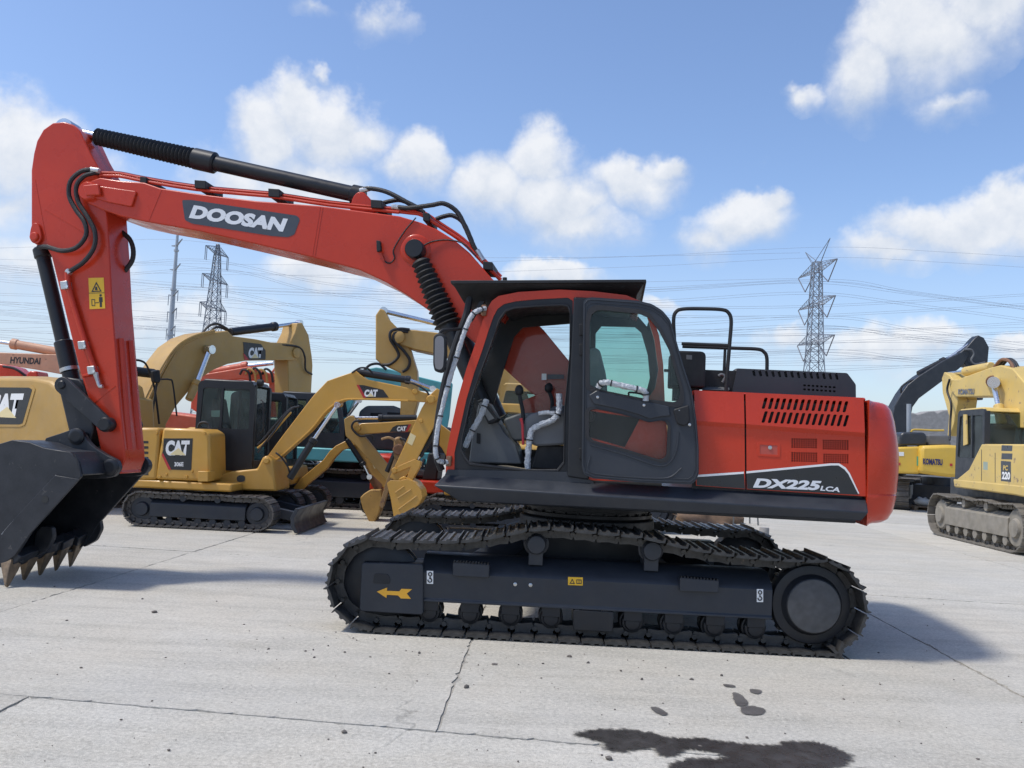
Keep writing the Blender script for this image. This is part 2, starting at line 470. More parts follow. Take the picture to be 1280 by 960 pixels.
ORAN = mat("peach_orange_paint", (.58, .30, .17), .6, var=.14, scale=4, dust=.2, wear=((.2, .1, .06), .38, 6))
ORED = mat("orange_red_paint", (.52, .085, .03), .5, var=.12, scale=3, dust=.12)
NAVY = mat("dark_slate_paint", (.014, .019, .026), .42, var=.2, scale=2, dust=.06)
PURP = mat("decal_red", (.45, .03, .03), .4, var=.1)
GLS = glass_mat("cab_glass", (.94, .97, .96), alpha=.03)
GLST = glass_mat("green_tinted_glass", (.78, .90, .86), alpha=.08)
GLSD = glass_mat("smoked_glass", (.72, .80, .78), alpha=.09)
MIRR = mat("mirror_glass", (.22, .2, .21), .1, metal=1, var=.05)
GALV = mat("galvanised_steel", (.34, .37, .40), .5, metal=.35, var=.12, scale=.4)
LATT = mat("lattice_steel", (.17, .19, .22), .55, metal=.3, var=.15, scale=.4)
WIRE = mat("cable_aluminium", (.24, .27, .32), .6, metal=.2, var=.1, scale=.2)
RUST = mat("rusty_steel", (.20, .10, .055), .75, var=.35, scale=7, bump=.3)
CONC = mat("rough_concrete", (.30, .29, .275), .9, var=.2, scale=5, bump=.5, bscale=25)
WOOD = mat("weathered_timber", (.25, .17, .11), .8, var=.3, scale=8, stretch=(1, 8, 8))
BAG = mat("white_sacking", (.72, .72, .70), .7, var=.08, scale=8, bump=.4, bscale=20)

GLSC = glass_mat("clear_glass", (.92, .93, .91), alpha=.05)
# ================================================================== the big red excavator
U = Frame(0.8007, 8.8216, -0.11657)
T = Frame(0.8007, 8.8216, -0.0257)
ex = thing('excavator', 'large orange-red excavator with black tracks and folded-back cab door, nearest of all the machines', 'excavator', U)

def loft(g, A, B):
    n = len(A)
    return g.add(list(A) + list(B), [tuple(range(n)), tuple(range(2 * n - 1, n - 1, -1))] + [(i, (i + 1) % n, n + (i + 1) % n, n + i) for i in range(n)])

def resample(P, step):
    L = [0]
    for a, b in zip(P, P[1:]): L.append(L[-1] + math.dist(a, b))
    n = round(L[-1] / step); out = []; j = 0
    for i in range(n):
        s = L[-1] * i / n
        while L[j + 1] < s: j += 1
        t = (s - L[j]) / (L[j + 1] - L[j])
        out.append((P[j][0] + (P[j + 1][0] - P[j][0]) * t, P[j][1] + (P[j + 1][1] - P[j][1]) * t))
    return out

def track_loop(xl, xr, rz, r, top=None):
    """closed outline of a crawler belt (x,z), clockwise from the lower left"""
    P = [(xl, .028), (xr, .028)]
    for i in range(1, 14):
        a = -math.pi / 2 + math.pi * i / 14
        P.append((xr + r * math.cos(a), rz + r * math.sin(a) * (1 if math.sin(a) > 0 else (rz - .028) / rz)))
    if top: P += top
    else:
        P += [(xr, 2 * rz), (xr * .6 + xl * .4, 2 * rz - .02), (xr * .5 + xl * .5, 2 * rz - .0), (xr * .4 + xl * .6, 2 * rz - .02), (xl, 2 * rz)]
    for i in range(1, 14):
        a = math.pi / 2 + math.pi * i / 14
        P.append((xl + r * math.cos(a), rz + r * math.sin(a) * (1 if math.sin(a) > 0 else (rz - .028) / rz)))
    P.append(P[0])
    return P

def shoe_mesh(pitch, w, ribs=(.034, .024, .024), th=.010):
    g = G(); h = pitch * .5
    prof = [(-h * .93, -.004), (-h * .93, ribs[0]), (-h * .84, ribs[0]), (-h * .76, th), (-.024, th), (-.009, ribs[1]), (.009, ribs[1]), (.020, th), (h * .55, th), (h * .64, ribs[2]), (h * .76, ribs[2]), (h * .82, th * .5), (h * .93, th * .2), (h * .93, -.010), (h * .5, -.013), (-h * .4, -.013)]
    g.prism([(a, b) for a, b in prof], -w / 2, w / 2)
    return g

def belt(parent, fr, loop, yc, w, pitch, m, single=True, chain=None, name='crawler_track', ribs=(.036, .024, .024)):
    pts = resample(loop, pitch); n = len(pts)
    cx = sum(p[0] for p in pts) / n; cz = sum(p[1] for p in pts) / n
    g0 = shoe_mesh(pitch, w, ribs)
    cg = G(); joined = G(); mats = []
    for i in range(n):
        a, b = Vector(pts[i]), Vector(pts[(i + 1) % n])
        t = (b - a).normalized(); nn = Vector((t.y, -t.x))
        mid = (a + b) / 2
        M = Matrix(((t.x, 0, nn.x, mid.x), (0, 1, 0, yc), (t.y, 0, nn.y, mid.y), (0, 0, 0, 1)))
        # rotation must stay right-handed: x=t, y=+y, z=n
        if M.to_3x3().determinant() < 0: M = M @ Matrix.Diagonal((1, -1, 1, 1))
        mats.append(M)
    root = None
    links = G()
    for M in mats:
        for s in (-.09, .09):
            lk = G().prism([(-pitch * .50, -.095), (-pitch * .1, -.085), (pitch * .38, -.095), (pitch * .46, -.06), (pitch * .30, -.03), (pitch * .34, -.006), (-pitch * .38, -.006), (-pitch * .34, -.03), (-pitch * .56, -.06)], s - .02, s + .02)
            links.add([M @ Vector(v) for v in lk.v], lk.f)
        pn = G().cyl((-pitch * .5, -.13, -.05), (-pitch * .5, .13, -.05), .022, 6)
        links.add([M @ Vector(v) for v in pn.v], pn.f)
        for q in (-.03, .03):
            bt = G().box(q * .9 - .012, q * .9 + .012, -.17, -.145, -.03, -.004)
            links.add([M @ Vector(v) for v in bt.v], bt.f)
    root = mk(name, links, m, parent, fr)
    if single:
        me = g0.mesh('track_shoe', 30); me.materials.append(m); me.materials.append(WORN_GLINT)
        for p_ in me.polygons:
            if p_.normal.z > .9 and p_.center.z > .018: p_.material_index = 1
        for M in mats:
            o = bpy.data.objects.new('track_shoe', me)
            link(o, root, fr.M @ M)
    else:
        for M in mats: joined.add([M @ Vector(v) for v in g0.v], g0.f)
        o = mk('track_shoes', joined, m, root, fr, kind='stuff')
    return root

# ---- tracks
top_px = [(1049, 706), (1021, 702), (965, 699.5), (909, 694), (852, 684), (810, 673), (775, 669), (740, 666), (695, 661.5), (670, 661.5), (645, 666), (611, 673), (569, 678), (527, 677), (493, 677)]
top = T.pts(top_px, -1.495)[1:]
loop = track_loop(-1.815, 1.815, .395, .395, [(x, z) for x, z in top])
i0 = 2 + 13
loop = smooth2(loop, 4)
# soften the joints between arcs and the traced run
belts = []
belts.append(belt(ex, T, loop, -1.195, .60, .190, TRK))
belts.append(belt(ex, T, loop, 1.195, .60, .190, TRK))

def side_frame(sgn):
    """undercarriage side frame; sgn -1 is the side towards the camera"""
    y = lambda v: v if sgn < 0 else -v
    g = G()
    x0, x1 = T.p(527, 706, -1.38)[0], T.p(966, 732, -1.38)[0]
    z0, z1 = .265, .535
    prof = [(-1.38, z0 + .012), (-1.392, z0), (-1.392, z0 + .02), (-1.38, z0 + .03), (-1.385, z1 - .03), (-1.365, z1), (-1.20, z1 + .10), (-.98, z1 + .10), (-.98, z0)]
    A = [(x0, y(a), b) for a, b in prof]; B = [(x1, y(a), b) for a, b in prof]
    loft(g, A, B)
    fr = mk('side_frame', g, BODYBLK, ex, T, .006)
    # idler guard at the front end
    gp = T.pts([(452, 703), (529, 705), (529, 769), (449, 764)], -1.41)
    g = G().prism(rounded(gp, .03), y(-1.41), y(-1.05))
    gd = mk('idler_guard', g, BODYBLK, ex, T, .008)
    g = G().prism(rounded(T.pts([(468, 717), (485, 717.5), (488, 723), (487, 730), (466, 729)], -1.412), .02), y(-1.415), y(-1.408))
    mk('cover_plate', g, BLK, gd, T, .002)
    # idler wheel, sprocket and travel motor
    g = G().lathe((-1.80, y(-1.30), .395), (0, -sgn, 0), [(0, .10), (0, .27), (.03, .335), (.06, .335), (.075, .30), (.15, .30), (.165, .335), (.2, .335), (.22, .27), (.22, .1)], 36)
    mk('idler_wheel', g, BLK, ex, T)
    cx, cz = T.p(1017, 755, -1.42)
    g = G()
    nt = 21; pf = []
    for i in range(nt * 4):
        a = 2 * math.pi * i / (nt * 4); rr = .335 if i % 4 in (0, 1) else .285
        pf.append((1.80 + rr * math.cos(a), .40 + rr * math.sin(a)))
    g.prism(pf, y(-1.24), y(-1.15))
    sp = mk('drive_sprocket', g, TRK, ex, T)
    g = G().lathe((1.80, y(-1.10), .40), (0, sgn, 0), [(0, .2), (.05, .315), (.24, .325), (.255, .318), (.26, .29), (.262, .25), (.30, .232), (.325, .222), (.332, .205), (.332, .0)], 40)
    mk('sprocket_ring', g, BLK, sp, T)
    g = G().lathe((1.80, y(-1.40), .40), (0, sgn, 0), [(0, .2), (.01, .222), (.034, .214), (.037, .20), (.037, .0)], 36)
    mk('travel_motor_cover', g, mat('dusty_cover_paint', (.050, .052, .055), .7, var=.3, scale=14, dust=.12), sp, T)
    # rollers
    for i in range(9):
        x = -1.37 + i * (2.72 / 8)
        g = G().lathe((x, y(-1.36), .172), (0, -sgn, 0), [(0, .05), (.005, .062), (.03, .064), (.035, .085), (.08, .088), (.085, .105), (.10, .105), (.11, .085), (.22, .085), (.23, .105), (.245, .105), (.25, .08), (.3, .06)], 18)
        g.box(x - .075, x + .075, min(y(-1.37), y(-1.30)), max(y(-1.37), y(-1.30)), .19, .275)
        mk('track_roller', g, BLK, ex, T, .004)
    g = G().box(-.16, .16, min(y(-1.40), y(-1.375)), max(y(-1.40), y(-1.375)), .10, .262)
    g.box(-.165, -.15, min(y(-1.40), y(-1.05)), max(y(-1.40), y(-1.05)), .13, .26).box(.15, .165, min(y(-1.40), y(-1.05)), max(y(-1.40), y(-1.05)), .13, .26)
    mk('track_guard', g, BLK, ex, T, .004)
    for px, py in ((670.5, 681), (816, 689)):
        x, z = T.p(px, py, -1.36)
        g = G().lathe((x, y(-1.37), z), (0, -sgn, 0), [(0, .05), (.004, .075), (.05, .082), (.055, .09), (.12, .09), (.13, .11), (.145, .11), (.15, .08), (.3, .07)], 18)
        g.box(x - .06, x + .06, min(y(-1.30), y(-1.02)), max(y(-1.30), y(-1.02)), .60, z - .03)
        mk('carrier_roller', g, BODYBLK, ex, T, .004)
    # steps
    for a in ([(566, 703), (612, 706), (611, 722.5), (566, 720)], [(850, 722), (899, 726), (898, 741), (850, 739)]):
        q = T.pts(a, -1.43)
        g = G().prism(rounded(q, .012), y(-1.43), y(-1.34))
        st = mk('step_plate', g, BODYBLK, ex, T, .006)
        if sgn < 0:
            g = G(); (xa, za), (xb, zb) = q[0], q[1]
            for k in range(12):
                t = k / 12
                g.box(xa + (xb - xa) * (t + .02), xa + (xb - xa) * (t + .055), -1.432, -1.36, za + (zb - za) * t - .004, za + (zb - za) * t + .012)
            mk('step_tread', g, BLK, st, T)
    return fr, gd
near_frame, near_guard = side_frame(-1)
side_frame(1)

def flat(name, px, m, parent, fr, y, th=.003, r=0.0, label=None):
    q = fr.pts(px, y)
    if r: q = rounded(q, r)
    return mk(name, G().prism(q, y, y + th), m, parent, fr, label=label)

# arrow, hook signs, warning plate, bolts on the near side frame
flat('arrow_marking', [(471, 739.5), (484, 734.5), (483.5, 738.5), (499, 739.2), (502, 736), (515, 736.5), (508.5, 742), (513.5, 748.5), (501, 748), (497.5, 744.3), (483.5, 743.5), (483, 747.5)], mat('arrow_orange', (.80, .40, .03), .45, var=.08), near_guard, T, -1.414)
def hook_sign(px, py):
    y = -1.3925
    s = flat('hook_sign', [(px - 4, py - 8.2), (px + 4, py - 8), (px + 4, py + 8.2), (px - 4, py + 8)], WHITE, near_frame, T, y, .002)
    x, z = T.p(px, py, y - .002); k = T.p(px + 1, py, y)[0] - T.p(px, py, y)[0]
    g = G()
    ring = lambda cz, r, a0, a1: [(x + r * k * math.cos(R(a0 + (a1 - a0) * i / 12)), y - .002, cz + r * k * math.sin(R(a0 + (a1 - a0) * i / 12))) for i in range(13)]
    g.tube(ring(z + 4 * k, 2.1, -70, 250), .75 * k, 5); g.tube(ring(z - 3.6 * k, 2.3, 110, -200), .8 * k, 5)
    g.tube([(x, y - .002, z + 2 * k), (x, y - .002, z - 1.5 * k)], .8 * k, 5)
    mk('hook_symbol', g, DECAL, s, T)
hook_sign(537.5, 721.7); hook_sign(950, 744.5)
wp = flat('warning_plate', [(710, 721.2), (728.5, 721.8), (728.5, 732), (710, 731.3)], YEL, near_frame, T, -1.3895, .002)
g = G()
P = T.pts([(711.8, 729.8), (715.3, 723.3), (718.8, 730)], -1.391); Q = T.pts([(713.6, 728.7), (715.3, 725.3), (717, 728.8)], -1.391)
g.holed(P, [Q], -1.391, -1.3893)
P = T.pts([(720.5, 724.3), (727, 724.5), (727, 730), (720.5, 729.8)], -1.391); Q = T.pts([(721.5, 725.3), (726, 725.5), (726, 729), (721.5, 728.8)], -1.391)
g.holed(P, [Q], -1.391, -1.3893)
g.prism(T.pts([(723.4, 725.3), (724.2, 725.3), (724.2, 729), (723.4, 729)], -1.391), -1.391, -1.3893)
mk('warning_symbol', g, DECAL, wp, T)
for px, py in ((644, 730.3), (663.2, 731.3)):
    x, z = T.p(px, py, -1.385)
    mk('bolt', G().lathe((x, -1.378, z), (0, -1, 0), [(0, .016), (.012, .016), (.015, .011), (.015, 0)], 10), ZINC, near_frame, T)

# centre frame and swing ring
g = G()
for sx in (-1, 1):
    for sy in (-1, 1):
        A = [(sx * .28, sy * .15, .52), (sx * .62, sy * .15, .52), (sx * .62, sy * .15, .86), (sx * .28, sy * .15, .86)]
        B = [(sx * .75, sy * 1.05, .32), (sx * 1.15, sy * 1.05, .32), (sx * 1.15, sy * 1.05, .58), (sx * .75, sy * 1.05, .58)]
        loft(g, A, B)
g.box(-.62, .62, -.6, .6, .5, .84)
g.cyl((0, 0, .80), (0, 0, .93), .66, 40)
mk('centre_frame', g, BODYBLK, ex, T, .01)
g = G().lathe((0, 0, .93), (0, 0, 1), [(0, .62), (.02, .64), (.05, .64), (.055, .60), (.08, .60), (.085, .63), (.14, .63), (.15, .55)], 48)
for i in range(30):
    a = 2 * math.pi * i / 30
    g.cyl((.615 * math.cos(a), .615 * math.sin(a), .97), (.615 * math.cos(a), .615 * math.sin(a), 1.00), .014, 6)
mk('swing_ring', g, BLK, ex, U)

# ---- revolving frame and skirts
g = G().box(-1.10, 2.25, -1.22, 1.25, 1.09, 1.26).box(-1.12, -.2, -.42, .42, 1.12, 1.5)
mk('revolving_frame', g, BODYBLK, ex, U, .01)
def sk(pt, pm, pb): return [U.P(*pt, -1.31), U.P(*pm, -1.46), U.P(*pb, -1.41), Vector((U.p(*pb, -1.41)[0], -1.2, U.p(*pb, -1.41)[1])), Vector((U.p(*pt, -1.31)[0], -1.2, U.p(*pt, -1.31)[1]))]
g = G(); loft(g, sk((557, 593), (541, 607), (575, 627)), sk((1083, 622), (1086, 641), (1077, 651)))
mk('side_skirt', g, BODYBLK, ex, U, .012)
g = G().box(-1.1, 2.3, 1.22, 1.44, 1.1, 1.3)
mk('side_skirt', g, BODYBLK, ex, U, .012)

for y0 in (-.34, .29):
    q = U.pts([(650, 502), (697, 483), (714, 492), (716, 545), (668, 545)], -.34)
    mk('boom_bracket', G().prism(rounded(q, .04), y0, y0 + .05), RED, ex, U, .006)

# ---- engine hood panels
def ysurf_up(x, z): return -1.372 + (z - 1.86) * .10
def para(fr, cx, cy, hh, hw, sl, y):
    q = fr.pts([(cx - hw + sl, cy - hh), (cx + hw + sl, cy - hh), (cx + hw - sl, cy + hh), (cx - hw - sl, cy + hh)], y)
    return rounded(q, .011, 3)
slots = []
for k in range(14):
    t = k / 13
    slots.append(para(U, 956.3 + 101.2 * t, 503.9 + 4.4 * t, 7.0, 2.1, 2.0, -1.37))
    slots.append(para(U, 956.0 + 101.8 * t, 521.2 + 4.8 * t, 7.2, 2.1, 2.3, -1.37))
yl = -1.345
holes = []; grids = ((989, 547.6, 1021.5, 560), (1028.3, 549.4, 1061, 562), (989, 565, 1021.8, 577.2), (1029, 567, 1061, 579.0))
for (a, b, c, d) in grids:
    holes.append(U.pts([(a, b), (c, b + .6), (c, d + .6), (a, d)], yl))
def hood_panel(up, lo, sl, hl, nm='hood_panel'):
    g = G()
    g.holed(U.pts(up, -1.372), sl, -1.372, -1.362, mapy=ysurf_up)
    a, b = U.pts([up[2], up[3]], -1.372); c, d = U.pts([lo[1], lo[0]], yl)
    g.add([(a[0], ysurf_up(*a), a[1]), (b[0], ysurf_up(*b), b[1]), (d[0], yl, d[1]), (c[0], yl, c[1])], [(0, 1, 2, 3)])
    g.holed(U.pts(lo, yl), hl, yl, yl + .012)
    return mk(nm, g, RED, ex, U, angle=12)
hood_panel([(868, 487.5), (930.3, 490.2), (930.6, 530), (869, 526)], [(869, 531.5), (930.6, 535.5), (931.5, 611.5), (870, 607)], [], [], 'side_panel')
hp = hood_panel([(932.6, 490.3), (1080.6, 497.2), (1081, 541), (932.8, 530.2)], [(932.8, 535.7), (1081.1, 546.5), (1082.5, 620.5), (933.6, 611.6)], slots, holes)
for (a, b, c, d) in grids:
    g = G()
    for i in range(12):
        x = a + (c - a) * i / 11; s_ = .6 * i / 11
        g.prism(U.pts([(x - .45, b + s_ - .3), (x + .45, b + s_ - .3), (x + .45, d + s_ + .3), (x - .45, d + s_ + .3)], yl), yl + .001, yl + .007)
    for j in range(6):
        z = b + (d - b) * j / 5
        g.prism(U.pts([(a, z - .4), (c, z + .2), (c, z + 1.0), (a, z + .4)], yl), yl + .002, yl + .006)
    mk('vent_grid', g, RED, hp, U)
# black backing sheet standing in for the shade behind the vents; hood top
x0, z0 = U.p(868, 487.5, -1.37); x1, z1 = U.p(1080, 497, -1.37)
g = G().box(.90, 2.27, -1.315, -1.295, 1.28, 2.062)
mk('vent_shade_backing', g, BLKM, hp, U)
def top_prof(x, z): return [(x, -1.325, z - .012), (x, -1.29, z + .004), (x, 1.30, z + .004), (x, 1.34, 1.3), (x, 1.28, 1.3), (x, 1.25, z - .04), (x, -1.26, z - .04)]
g = G(); loft(g, top_prof(x0, z0), top_prof(2.28, z1))
mk('hood_top', g, RED, ex, U, .006)
# recessed latch
y = yl - .004
g = G(); o = U.pts([(946.5, 552.5), (975.5, 554), (975.5, 571.5), (946.5, 570)], y); i_ = U.pts([(950, 555.8), (972, 557), (972, 568.6), (950, 567.5)], y)
g.holed(rounded(o, .02), [rounded(i_, .006)], y, y + .006)
la = mk('hood_latch', g, RED, hp, U, .002)
g = G().prism(U.pts([(950, 555.8), (972, 557), (972, 568.6), (950, 567.5)], y), y + .003, y + .005)
mk('latch_recess', g, REDF, hp, U)
x, z = U.p(962.5, 559.5, y); mk('lock', G().lathe((x, y + .004, z), (0, -1, 0), [(0, .016), (.008, .016), (.01, .010), (.01, 0)], 12), ZINC, hp, U)
# decal band with model lettering
yd = yl - .0022
flat('stripe_decal', [(871, 596.2), (929.8, 592), (931.3, 611), (871, 606.5)], DECAL, ex, U, yd, .0015)
dd = flat('model_decal', [(933, 591.5), (1039, 581.5), (1048, 581.5), (1055.5, 586.5), (1060.5, 592.5), (1073, 618.5), (933.8, 611)], DECAL, ex, U, yd, .0015)
flat('white_stripe', [(871, 593.6), (929.8, 589.6), (929.8, 592.2), (871, 596.4)], WHITE, ex, U, yd - .001, .0015)
flat('white_stripe', [(933, 589.2), (1038, 579.2), (1049, 579.2), (1057, 584.3), (1062.3, 591.5), (1074.2, 617), (1072.6, 617), (1060.5, 592.8), (1055.5, 586.7), (1048, 581.8), (1039, 581.8), (933, 591.8)], WHITE, ex, U, yd - .001, .0015)
def px_text(name, s, m, parent, fr, a, b, c, y, **k):
    return lettering(name, s, m, parent, fr, fr.p(*a, y), fr.p(*b, y), fr.p(*c, y), y, **k)
px_text('lettering', 'DX225', SILV, dd, U, (941, 609.5), (1022.5, 613), (946.5, 597.8), yd, bold=.05, off=.0025)
px_text('lettering', 'LCA', SILV, dd, U, (1025, 613.2), (1049.5, 615.3), (1027, 607.2), yd, bold=.035, off=.0025)

# ---- counterweight
lev = [(1.085, .26), (1.10, .17), (1.13, .10), (1.20, .05), (1.30, .022), (1.335, .016), (1.345, .024), (1.36, .014), (1.55, 0), (1.68, .0), (1.80, .018), (1.95, .05), (2.04, .085), (2.085, .125), (2.105, .18), (2.108, .30)]
out = [(2.293, -1.375), (2.38, -1.372), (2.46, -1.35), (2.53, -1.30), (2.58, -1.22), (2.615, -1.10), (2.65, -.9), (2.70, -.5), (2.72, 0)]
out = out + [(x, -y_) for x, y_ in out[-2::-1]]
g = G(); rows = []
for z, ins in lev:
    row = []
    for (x, y_) in out:
        f = max(0, (x - 2.293) / .43)
        yy = y_ * (1 - ins * .6 * min(1, f * 4) * .5)
        row.append((2.293 + (x - 2.293) * (1 - ins / .42 * (.9 if f > 0 else 0)), yy if abs(y_) < 1.2 else math.copysign(abs(yy) - ins * .55 * min(1, f * 3), y_), z))
    rows.append(row)
n = len(out); V = [q for r_ in rows for q in r_]; F = []
for i in range(len(rows) - 1):
    for j in range(n - 1): F.append((i * n + j, i * n + j + 1, (i + 1) * n + j + 1, (i + 1) * n + j))
    F.append((i * n + n - 1, i * n, (i + 1) * n, (i + 1) * n + n - 1))
F += [tuple(range(n)), tuple(range(len(V) - n, len(V)))]
g.add(V, F)
mk('counterweight', g, RED, ex, U, angle=30)

# ---- black engine cover on top
pr = [(905, 493), (911, 480), (919, 459.5), (1060, 465.5), (1071, 480), (1071.5, 502)]
q = U.pts(pr, -1.0)
g = G().prism(q, -.97, .85)
ec = mk('engine_cover', g, BODYBLK, ex, U, .03, 3)
hl = []
for k in range(14):
    t = k / 13
    hl.append(rounded(U.pts([(939.5 + 103.5 * t, 461.5 + 4.6 * t), (942.8 + 103.5 * t, 461.5 + 4.6 * t), (945 + 103.5 * t, 470 + 4.6 * t), (941.7 + 103.5 * t, 470 + 4.6 * t)], -1.0), .008, 2))
for k in range(8):
    for j in range(2):
        hl.append(rounded(U.pts([(1004 + 5.3 * k, 480.4 + j * 5 + k * .35), (1007.4 + 5.3 * k, 480.6 + j * 5 + k * .35), (1007.4 + 5.3 * k, 483 + j * 5 + k * .35), (1004 + 5.3 * k, 482.8 + j * 5 + k * .35)], -1.0), .004, 1))
fp = U.pts([(915, 492), (921.5, 460.5), (1059, 466.2), (1069.8, 480.5), (1070, 498)], -1.0)
g = G().holed(rounded(fp, .015), hl, -1.0, -.968)
mk('cover_grille', g, BODYBLK, ec, U)
g = G().box(.99, 2.2, -.9715, -.9705, 2.12, 2.34)
mk('grille_backing', g, BLKM, ec, U)
g = G().hull8([U.P(870, 487, -1.1), U.P(912, 488, -1.1), U.P(913, 476, -.7), U.P(880, 484, -.7), U.P(870, 487, .9), U.P(912, 488, .9), U.P(913, 476, .9), U.P(880, 484, .9)])
mk('hood_ramp', g, GREYI, ec, U, .01)

# ---- hand rails
def rail(L, r, m, sm=5, nm='hand_rail', parent=None, n=8):
    return mk(nm, G().tube(U.px3(L), r, n, sm), m, parent or ex, U)
rail([(843, 425, -1.2), (842, 400, -1.2), (845, 390, -1.2), (854, 386.3, -1.2), (880, 386, -1.2), (903, 387.2, -1.2), (911, 391.5, -1.2), (914, 402, -1.2), (912, 430, -1.2), (909.5, 460, -1.2), (907.5, 489, -1.2)], .016, BLKM)
rail([(852, 429.5, -1.2), (912, 431.8, -1.2)], .014, BLKM, 0)
rail([(853, 433, -.9), (920, 435.3, -.9), (947, 436.5, -.9), (955, 440, -.9), (958.5, 447, -.9), (958.7, 464, -.9)], .016, BLKM)
rail([(906.5, 435, -.9), (905, 465, -.9), (903, 486, -.9)], .013, BLKM, 0)
rail([(830, 463, -.9), (900, 466, -.9)], .013, BLKM, 0)
rail([(898, 470, -1.0), (902, 468, -1.0), (906, 471, -1.0), (903, 478, -1.0)], .012, GREYI, 4, 'cable')
# black air cleaner canister behind the door
x0, z0 = U.p(836, 484, -1.0); x1, z1 = U.p(881, 441, -1.0)
g = G().prism(rounded(box_poly(x0, x1, z0, z1), [.02, .02, .05, .05]), -1.12, -.78)
ac = mk('air_cleaner', g, BLKM, ex, U, .03, 3)
g = G().box(x0 + .04, x1 - .04, -1.05, -.85, 2.06, z0 + .02)
mk('mounting_foot', g, BLKM, ac, U)
flat('label_plate', [(858, 443.5), (865, 444), (865, 449.5), (858, 449)], GREYI, ac, U, -1.122, .002)

# ---- cab
YC = -1.30; YF = -.39
outer = [(557, 594), (558, 566), (565, 530), (572, 499), (583, 461), (595, 427), (603, 402), (610, 384), (615, 376), (623, 370), (648, 365), (699, 362), (741, 364), (783, 369), (802, 377), (815, 392), (824, 420), (829, 455), (831, 500), (834, 540), (838, 604)]
doorhole = [(568, 589), (568, 566), (583, 499), (593, 465), (603, 437), (610, 415), (617, 395), (622, 386), (630, 380), (645, 376.5), (671, 374), (710, 372), (716, 376), (717, 592)]
rearwin = [(737, 397), (743, 387), (799, 387), (809, 396), (818, 425), (823, 462), (819, 485), (808, 501), (739, 501), (735, 490)]
lowwin = [(734, 513), (800, 523), (781, 559), (735, 546)]
g = G().holed(U.pts(outer, YC), [U.pts(doorhole, YC), U.pts(rearwin, YC), U.pts(lowwin, YC)], YC, YC + .035)
cab = mk('cab', g, RED, ex, U, label='open red cab shell')
# far side wall of the cab with its window openings
def shift(L, y0, y1, f=1.0):   # same outline in machine metres, at another y
    return [q for q in U.pts(L, y0)]
fw = U.pts([(592, 560), (590, 545), (598, 505), (612, 455), (628, 405), (640, 392), (712, 386), (722, 394), (722, 540), (716, 566)], YC)
rw = U.pts([(742, 400), (750, 390), (797, 391), (806, 399), (815, 430), (818, 462), (812, 486), (802, 497), (746, 497), (741, 488)], YC)
g = G().holed(U.pts(outer, YC), [fw, rw], YF, YF + .03)
mk('cab_side_wall', g, BLKM, cab, U)
mk('window_pane', G().prism([(x, z) for x, z in fw], YF + .012, YF + .017), GLS, cab, U)
mk('window_pane', G().prism([(x, z) for x, z in rw], YF + .012, YF + .017), GLST, cab, U)
# roof, back wall, front corner, swept across the cab
def strip(L, y0, y1, th, m, nm, parent=cab):
    P = U.pts(L, YC); n = len(P); g = G(); V = []
    N = []
    for i in range(n):
        a = Vector(P[max(0, i - 1)]); b = Vector(P[min(n - 1, i + 1)]); d = (b - a).normalized(); N.append(Vector((d.y, -d.x)))
    for i in range(n):
        q = Vector(P[i]); w = q + N[i] * th
        V += [(q.x, y0, q.y), (q.x, y1, q.y), (w.x, y1, w.y), (w.x, y0, w.y)]
    F = []
    for i in range(n - 1):
        for j in range(4): F.append((i * 4 + j, i * 4 + (j + 1) % 4, (i + 1) * 4 + (j + 1) % 4, (i + 1) * 4 + j))
    F += [(0, 1, 2, 3), tuple(range(4 * n - 4, 4 * n))]
    g.add(V, F); return mk(nm, g, m, parent, U)
strip([(611, 385), (616, 377), (624, 371), (648, 366), (699, 363), (741, 365), (783, 370), (801, 378)], YC + .036, YF - .001, .04, RED, 'cab_roof')
strip([(624, 381), (648, 374), (699, 371), (741, 373), (790, 378)], YC + .037, YF - .002, .02, BLKM, 'headliner')
strip([(830, 498), (833, 540), (836, 603)], YC + .036, YF - .001, .035, RED, 'cab_back_wall')
strip([(814, 393), (823, 421), (828, 456), (830, 498)], YC + .05, YF - .015, .008, GLS, 'rear_pane')
strip([(559, 566), (566, 530), (573, 499), (584, 461), (596, 427), (604, 402), (611, 385)], YC + .05, YF - .015, .006, GLS, 'windscreen')
# black door frame seal
openp = [(587, 580), (581, 572), (576, 562), (577, 550), (587, 504), (597, 474), (611, 437), (624, 399), (632, 388), (643, 384.5), (671, 382), (703, 380.5), (710, 382), (713, 389), (712.5, 442), (706, 512), (705, 578), (697, 588), (660, 588)]
g = G().holed(U.pts([(566, 591), (566, 566), (581, 499), (591, 465), (601, 437), (608, 415), (615, 395), (621, 384), (630, 378), (645, 374.5), (671, 372), (711, 370), (718, 375), (719, 594)], -1.29), [U.pts(openp, -1.29)], -1.292, -1.20)
df = mk('door_frame', g, BLK, cab, U)
op2 = [((x - 650) * 1.012 + 650, (y_ - 480) * 1.016 + 480) for x, y_ in openp]
g = G().holed(U.pts(op2, -1.312), [U.pts([((x - 650) * .985 + 650, (y_ - 482) * .985 + 482) for x, y_ in openp], -1.312)], -1.312, -1.288)
mk('door_seal', g, RUB, df, U, .005)
# sill and centre post
flat('door_sill', [(559, 587), (716, 590), (742, 602), (742, 608), (556, 594)], BODYBLK, cab, U, -1.318, .05)
q = rounded(U.pts([(717, 371), (738, 372), (736, 600), (709, 596), (711, 500), (714, 440)], -1.335), .02)
po = mk('door_post', G().prism(q, -1.335, -1.24), BLK, cab, U, .012)
g = G()
for py in (405, 430, 560):
    q = U.pts([(724, py), (730, py), (730, py + 14), (724, py + 14)], -1.35)
    g.prism(rounded(q, .008), -1.36, -1.335)
mk('hinge', g, BLKM, po, U, .004)
